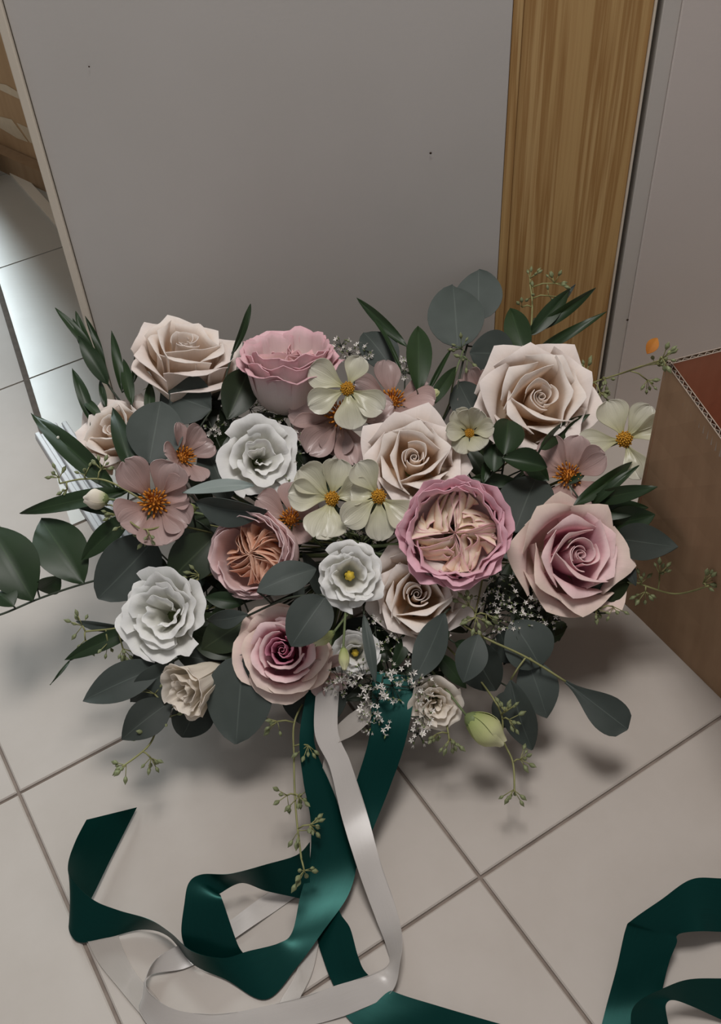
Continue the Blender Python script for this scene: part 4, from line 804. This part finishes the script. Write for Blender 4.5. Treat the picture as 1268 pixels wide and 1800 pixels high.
seed_spray('dense seed cluster left of the florets under the quartered rose', [(835, 1085, -0.01), (840, 1060, 0.01), (850, 1010, 0.05)], [(838, 1085, -.012, 0, .8, 10), (825, 1065, -.01, -.5, -.5, 7), (855, 1080, -.01, .5, .3, 6)])
seed_spray('seed clusters hanging beside the small crumpled lisianthus', [(790, 1300, 0.0), (785, 1270, 0.01), (770, 1200, 0.05)], [(792, 1298, 0, .3, .8, 9), (768, 1290, 0, -.4, .6, 6)])
seed_spray('curving seed spray at the bottom right beyond the plump bud', [(905, 1392, 0.0), (902, 1340, 0.0), (885, 1300, 0.0), (880, 1250, 0.0), (840, 1190, 0.04)], [(903, 1388, 0, 0, .8, 8), (915, 1335, 0, .7, -.2, 7), (888, 1252, -.012, .3, -.5, 9), (895, 1265, -.01, .7, .4, 5)])
seed_spray('small seed twig among the round leaves at the top', [(815, 615, -0.004), (800, 660, 0.01), (790, 710, 0.04)], [(812, 612, -.006, -.3, -.3, 5), (822, 632, -.004, -.4, .6, 5)], mat='stem')
seed_spray('seed twig in the shade left of the blush garden rose', [(345, 1020, 0.0), (370, 1010, 0.02), (400, 1010, 0.05)], [(350, 1010, 0.0, -.5, .2, 6), (345, 1035, 0, -.5, .6, 5)])

# ------------------------------------------------------------------ tiny white florets
floret_spray('tiny white florets at the top right of the pink side-on rose', [(600, 608, -0.01), (640, 618, -0.005), (615, 622, -.01)], [(612, 640, 0.01), (640, 720, 0.05)], n=16, spread=18, size=1.25)
floret_spray('tiny white florets beside the tall dark leaf at top centre', [(708, 655, 0.0), (715, 640, 0.0)], [(712, 670, 0.01), (710, 740, 0.05)], n=14, spread=16, size=1.2)
floret_spray('tiny florets between the pink side-on rose and the ruffled white lisianthus', [(400, 730, 0.01), (440, 720, 0.008), (475, 715, 0.008), (505, 730, 0.008)], [(450, 740, 0.02), (460, 800, 0.06)], n=14, spread=26)
floret_spray('dim florets left of the ruffled white lisianthus', [(375, 760, 0.015), (385, 800, 0.015), (350, 700, 0.006)], [(380, 770, 0.03), (420, 860, 0.06)], n=14, spread=26)
floret_spray('florets in the gap right of the ruffled white lisianthus', [(520, 800, 0.0), (505, 835, 0.004), (525, 770, 0.006)], [(515, 810, 0.02), (540, 880, 0.06)], n=16, spread=26)
floret_spray('florets in the gap above the central white lisianthus', [(625, 915, 0.005), (650, 935, 0.01), (590, 930, .02)], [(630, 930, 0.02), (640, 990, 0.06)], n=14, spread=24)
floret_spray('white florets scattered left of the small crumpled lisianthus', [(640, 1190, -0.01), (690, 1205, -0.01), (665, 1230, -0.008), (710, 1180, -0.006), (600, 1195, -0.01), (735, 1210, -.01)], [(670, 1210, 0.01), (680, 1150, 0.05)], n=20, spread=32, size=1.4)
floret_spray('lowest white florets hanging over the dark green ribbon', [(655, 1275, -0.004), (675, 1280, -0.004), (640, 1255, -.004), (735, 1290, 0.0), (745, 1260, -.012)], [(680, 1268, 0.01), (690, 1200, 0.05)], n=13, spread=22, size=1.35)
floret_spray('white florets right of the small cream rose under the quartered rose', [(860, 1060, 0.0), (880, 1040, 0.0), (900, 1075, 0.0), (870, 1095, -.004), (880, 1010, 0.004)], [(870, 1060, 0.02), (860, 1010, 0.06)], n=16, spread=30, size=1.2)
floret_spray('white florets along the lower edge left of the right-hand pink rose', [(930, 1065, 0.004), (955, 1085, 0.006), (920, 1095, 0.004), (970, 1070, .006)], [(930, 1080, 0.02), (910, 1030, 0.06)], n=15, spread=28, size=1.1)
floret_spray('florets in the dark left of the small hidden lisianthus', [(650, 1090, 0.01), (690, 1110, 0.012), (665, 1140, 0.01), (590, 1215, 0.0)], [(660, 1110, 0.02), (660, 1080, 0.06)], n=14, spread=26)

# ------------------------------------------------------------------ orange scrap at the carton corner
o = bp(1150, 612, -0.004); sc_root = empty('orange_petal', o); tag(sc_root, 'small orange petal caught on the seed spray by the carton corner', 'petal')
nt = petal_mat('orange_petal', [(0, '#b9722c'), (1, '#cd8a3c')]); M['orange'] = nt
leaf(sc_root, o, 1138, 622, 1156, 594, 20, -0.006, -0.006, 0, mat='orange', kind='oval', name='blade')

# ------------------------------------------------------------------ ribbons
def satin(name, c, c2, rough=0.34, spec=0.5, sheer=0.0, sheen=0.3, metal=0.0):
    nt = NT(name); tc = nt.n('ShaderNodeUVMap'); mp = nt.n('ShaderNodeMapping'); mp.inputs['Scale'].default_value = (400, 3, 1); nt.l(tc.outputs[0], mp.inputs[0])
    nz = nt.n('ShaderNodeTexNoise'); nz.inputs['Scale'].default_value = 1; nt.l(mp.outputs[0], nz.inputs[0])
    r = ramp(nt, [(0.3, c), (0.7, c2)]); nt.l(nz.outputs[0], r.inputs[0]); nt.l(r.outputs[0], nt.b.inputs['Base Color'])
    bm = nt.n('ShaderNodeBump'); bm.inputs['Strength'].default_value = 0.05; bm.inputs['Distance'].default_value = 0.0005; nt.l(nz.outputs[0], bm.inputs['Height']); nt.l(bm.outputs[0], nt.b.inputs['Normal'])
    setp(nt.b, rough=rough, spec=spec, sheen=sheen, aniso=0.6, metal=metal)
    if sheer:
        t = nt.n('ShaderNodeBsdfTransparent'); mx = nt.n('ShaderNodeMixShader'); mx.inputs[0].default_value = sheer; nt.l(nt.b.outputs[0], mx.inputs[1]); nt.l(t.outputs[0], mx.inputs[2]); nt.l(mx.outputs[0], nt.out.inputs[0])
    return nt.m
M['green_satin'] = satin('dark_green_satin', '#07332f', '#0a3d38', rough=0.33, sheen=0.0, metal=0.5, spec=0.2)
M['white_satin'] = satin('white_satin', '#c2bcb6', '#cec8c3', rough=0.27, sheer=0.2, sheen=0.0)
M['sheer'] = satin('sheer_white_satin', '#bdb6ae', '#c7c0b8', rough=0.35, sheer=0.55, sheen=0.0)
def ribbon(label, rows, mat, group, n=10, edge=None, wave=0.0):
    A = crom([on_z(r[0], r[1], r[2]) for r in rows], n); B = crom([on_z(r[3], r[4], r[5]) for r in rows], n)
    o = Vector(((A[0] + B[0]) / 2).to_tuple()); o.z = 0.0
    nu = 7; V = []; UV = []; L = 0.0
    for j in range(len(A)):
        if j: L += ((A[j] + B[j]) / 2 - (A[j - 1] + B[j - 1]) / 2).length
        for i in range(nu):
            t = i / (nu - 1); q = A[j].lerp(B[j], t)
            q.z = max(q.z, 0.0009 + abs(wave)) + wave * math.sin(L * 75 + 0.8 * t)
            V.append(q - o); UV.append((t, L * 10))
    root = empty('satin_ribbon', o); tag(root, label, 'ribbon', group)
    band = mesh_obj('band', V, grid_faces(nu, len(A)), M[mat], root, UV, True, 0.0003)
    if edge:
        for side in (A, B):
            b = MB(); b.tube([q - o + Vector((0, 0, 0.0003)) for q in side], 0.0002, 4); b.build('selvedge', M[edge], band)
    return root
GG = 'dark green satin ribbons'; WG = 'white satin ribbons'
ribbon('dark green satin ribbon folding across the floor to a slanted end at left', [
    (545, 1190, .115, 585, 1190, .115), (527, 1290, .09, 552, 1290, .085), (533, 1370, .07, 578, 1370, .06), (546, 1440, .045, 612, 1440, .034), (545, 1510, .03, 628, 1500, .02), (528, 1575, .02, 614, 1570, .016),
    (514, 1638, .012, 566, 1640, .014), (490, 1658, .014, 522, 1700, .006), (436, 1672, .018, 467, 1757, .002), (392, 1684, .02, 398, 1722, .003), (338, 1672, .03, 340, 1695, .004), (300, 1640, .03, 296, 1646, .006), (262, 1616, .026, 250, 1634, .004), (208, 1600, .024, 190, 1648, .002), (163, 1581, .03, 138, 1656, .002), (126, 1545, .045, 121, 1625, .006), (120, 1518, .05, 150, 1598, .008), (133, 1478, .045, 197, 1505, .006), (152, 1441, .04, 241, 1419, .006)], 'green_satin', GG)
ribbon('dark green satin loop standing on the tiles left of the long seed spray', [
    (545, 1480, .045, 545, 1585, .012), (522, 1503, .05, 522, 1578, .012), (470, 1519, .052, 468, 1566, .02), (405, 1536, .054, 425, 1552, .026), (355, 1537, .056, 388, 1570, .036), (332, 1552, .054, 388, 1574, .044), (324, 1590, .044, 394, 1590, .042), (319, 1640, .028, 408, 1632, .026), (330, 1672, .014, 420, 1664, .014), (352, 1690, .006, 432, 1680, .008)], 'green_satin', GG)
ribbon('dark green satin ribbon falling right of the white one and out of the bottom edge', [
    (655, 1180, .11, 735, 1190, .11), (650, 1290, .085, 714, 1300, .085), (625, 1380, .055, 687, 1380, .055), (610, 1440, .035, 657, 1455, .035), (598, 1520, .014, 625, 1530, .016), (574, 1580, .008, 596, 1592, .014), (558, 1640, .004, 616, 1632, .018), (570, 1690, .003, 630, 1682, .018), (588, 1735, .003, 646, 1712, .010), (622, 1800, .002, 690, 1742, .008), (740, 1846, .002, 770, 1768, .018), (860, 1890, .002, 880, 1800, .02)], 'green_satin', GG)
ribbon('long white satin ribbon hanging in front and looping widely over the floor', [
    (560, 1180, .12, 600, 1180, .12), (553, 1285, .095, 594, 1280, .095), (580, 1350, .075, 616, 1340, .075), (602, 1440, .05, 644, 1424, .05), (630, 1530, .032, 668, 1512, .036), (660, 1612, .014, 695, 1592, .022), (680, 1665, .004, 707, 1645, .024), (684, 1694, .004, 704, 1688, .026), (655, 1712, .014, 688, 1744, .008), (592, 1733, .012, 622, 1780, .003), (515, 1757, .012, 528, 1806, .002), (410, 1780, .010, 405, 1830, .002), (318, 1778, .014, 290, 1822, .002), (268, 1750, .022, 246, 1780, .003), (256, 1722, .022, 250, 1752, .004), (276, 1685, .014, 262, 1716, .003), (330, 1655, .006, 332, 1700, .002), (405, 1618, .003, 416, 1650, .001), (470, 1570, .002, 498, 1592, .001), (530, 1530, .002, 560, 1550, .001)], 'white_satin', WG, edge='white_satin', wave=0.0016)
ribbon('sheer white ribbon end coming out under the green fold at the bottom', [(552, 1600, .003, 575, 1600, .003), (540, 1650, .003, 562, 1652, .003), (520, 1712, .003, 548, 1712, .003), (492, 1762, .004, 520, 1770, .003), (478, 1810, .003, 505, 1820, .003)], 'sheer', WG, edge='sheer')
ribbon('sheer white ribbon lying under the far left end of the green one', [(148, 1640, .002, 205, 1635, .002), (172, 1690, .002, 218, 1672, .002), (210, 1738, .002, 240, 1712, .002), (250, 1786, .002, 275, 1752, .002), (290, 1830, .002, 310, 1800, .002)], 'sheer', WG, edge='sheer')
ribbon('crumpled sheer white ribbon knotted at the bouquet neck', [(655, 1190, .11, 645, 1230, .11), (640, 1235, .10, 652, 1262, .10), (612, 1258, .095, 625, 1290, .095), (590, 1280, .09, 590, 1310, .085), (575, 1310, .08, 606, 1330, .075), (566, 1370, .06, 592, 1385, .055), (575, 1420, .04, 596, 1425, .04)], 'sheer', WG, edge='sheer')
ribbon('dark green satin ribbon entering from the right edge and folding down', [
    (1340, 1548, .05, 1340, 1640, .02), (1268, 1544, .05, 1268, 1638, .02), (1215, 1546, .05, 1232, 1637, .03), (1162, 1582, .05, 1200, 1640, .03), (1112, 1617, .045, 1190, 1646, .028), (1100, 1634, .038, 1190, 1658, .026), (1085, 1700, .022, 1176, 1694, .018), (1066, 1770, .006, 1160, 1760, .006), (1046, 1850, .002, 1140, 1840, .002)], 'green_satin', GG)
ribbon('dark green satin loop curling at the bottom right corner', [
    (1340, 1722, .04, 1340, 1825, .004), (1268, 1720, .042, 1268, 1792, .006), (1210, 1722, .044, 1215, 1768, .02), (1165, 1738, .046, 1185, 1758, .03), (1126, 1758, .04, 1172, 1764, .034), (1110, 1782, .028, 1172, 1782, .028), (1112, 1830, .006, 1182, 1830, .006)], 'green_satin', GG)
# ribbon wrap that binds the stems
wrap = empty('ribbon_binding', (BIND.x, BIND.y, 0.0)); tag(wrap, 'dark green ribbon bound round the stems under the flowers', 'ribbon')
ax = (BIND - FOOT).normalized()
for k in range(3):
    b = MB(); c = FOOT + ax * (0.055 + 0.02 * k) - Vector((BIND.x, BIND.y, 0)); b.lathe(c, ax, [(0.030, 0), (0.032, 0.004), (0.032, 0.02), (0.030, 0.024)], 20); b.build('wrap_turn', M['green_satin'], wrap)
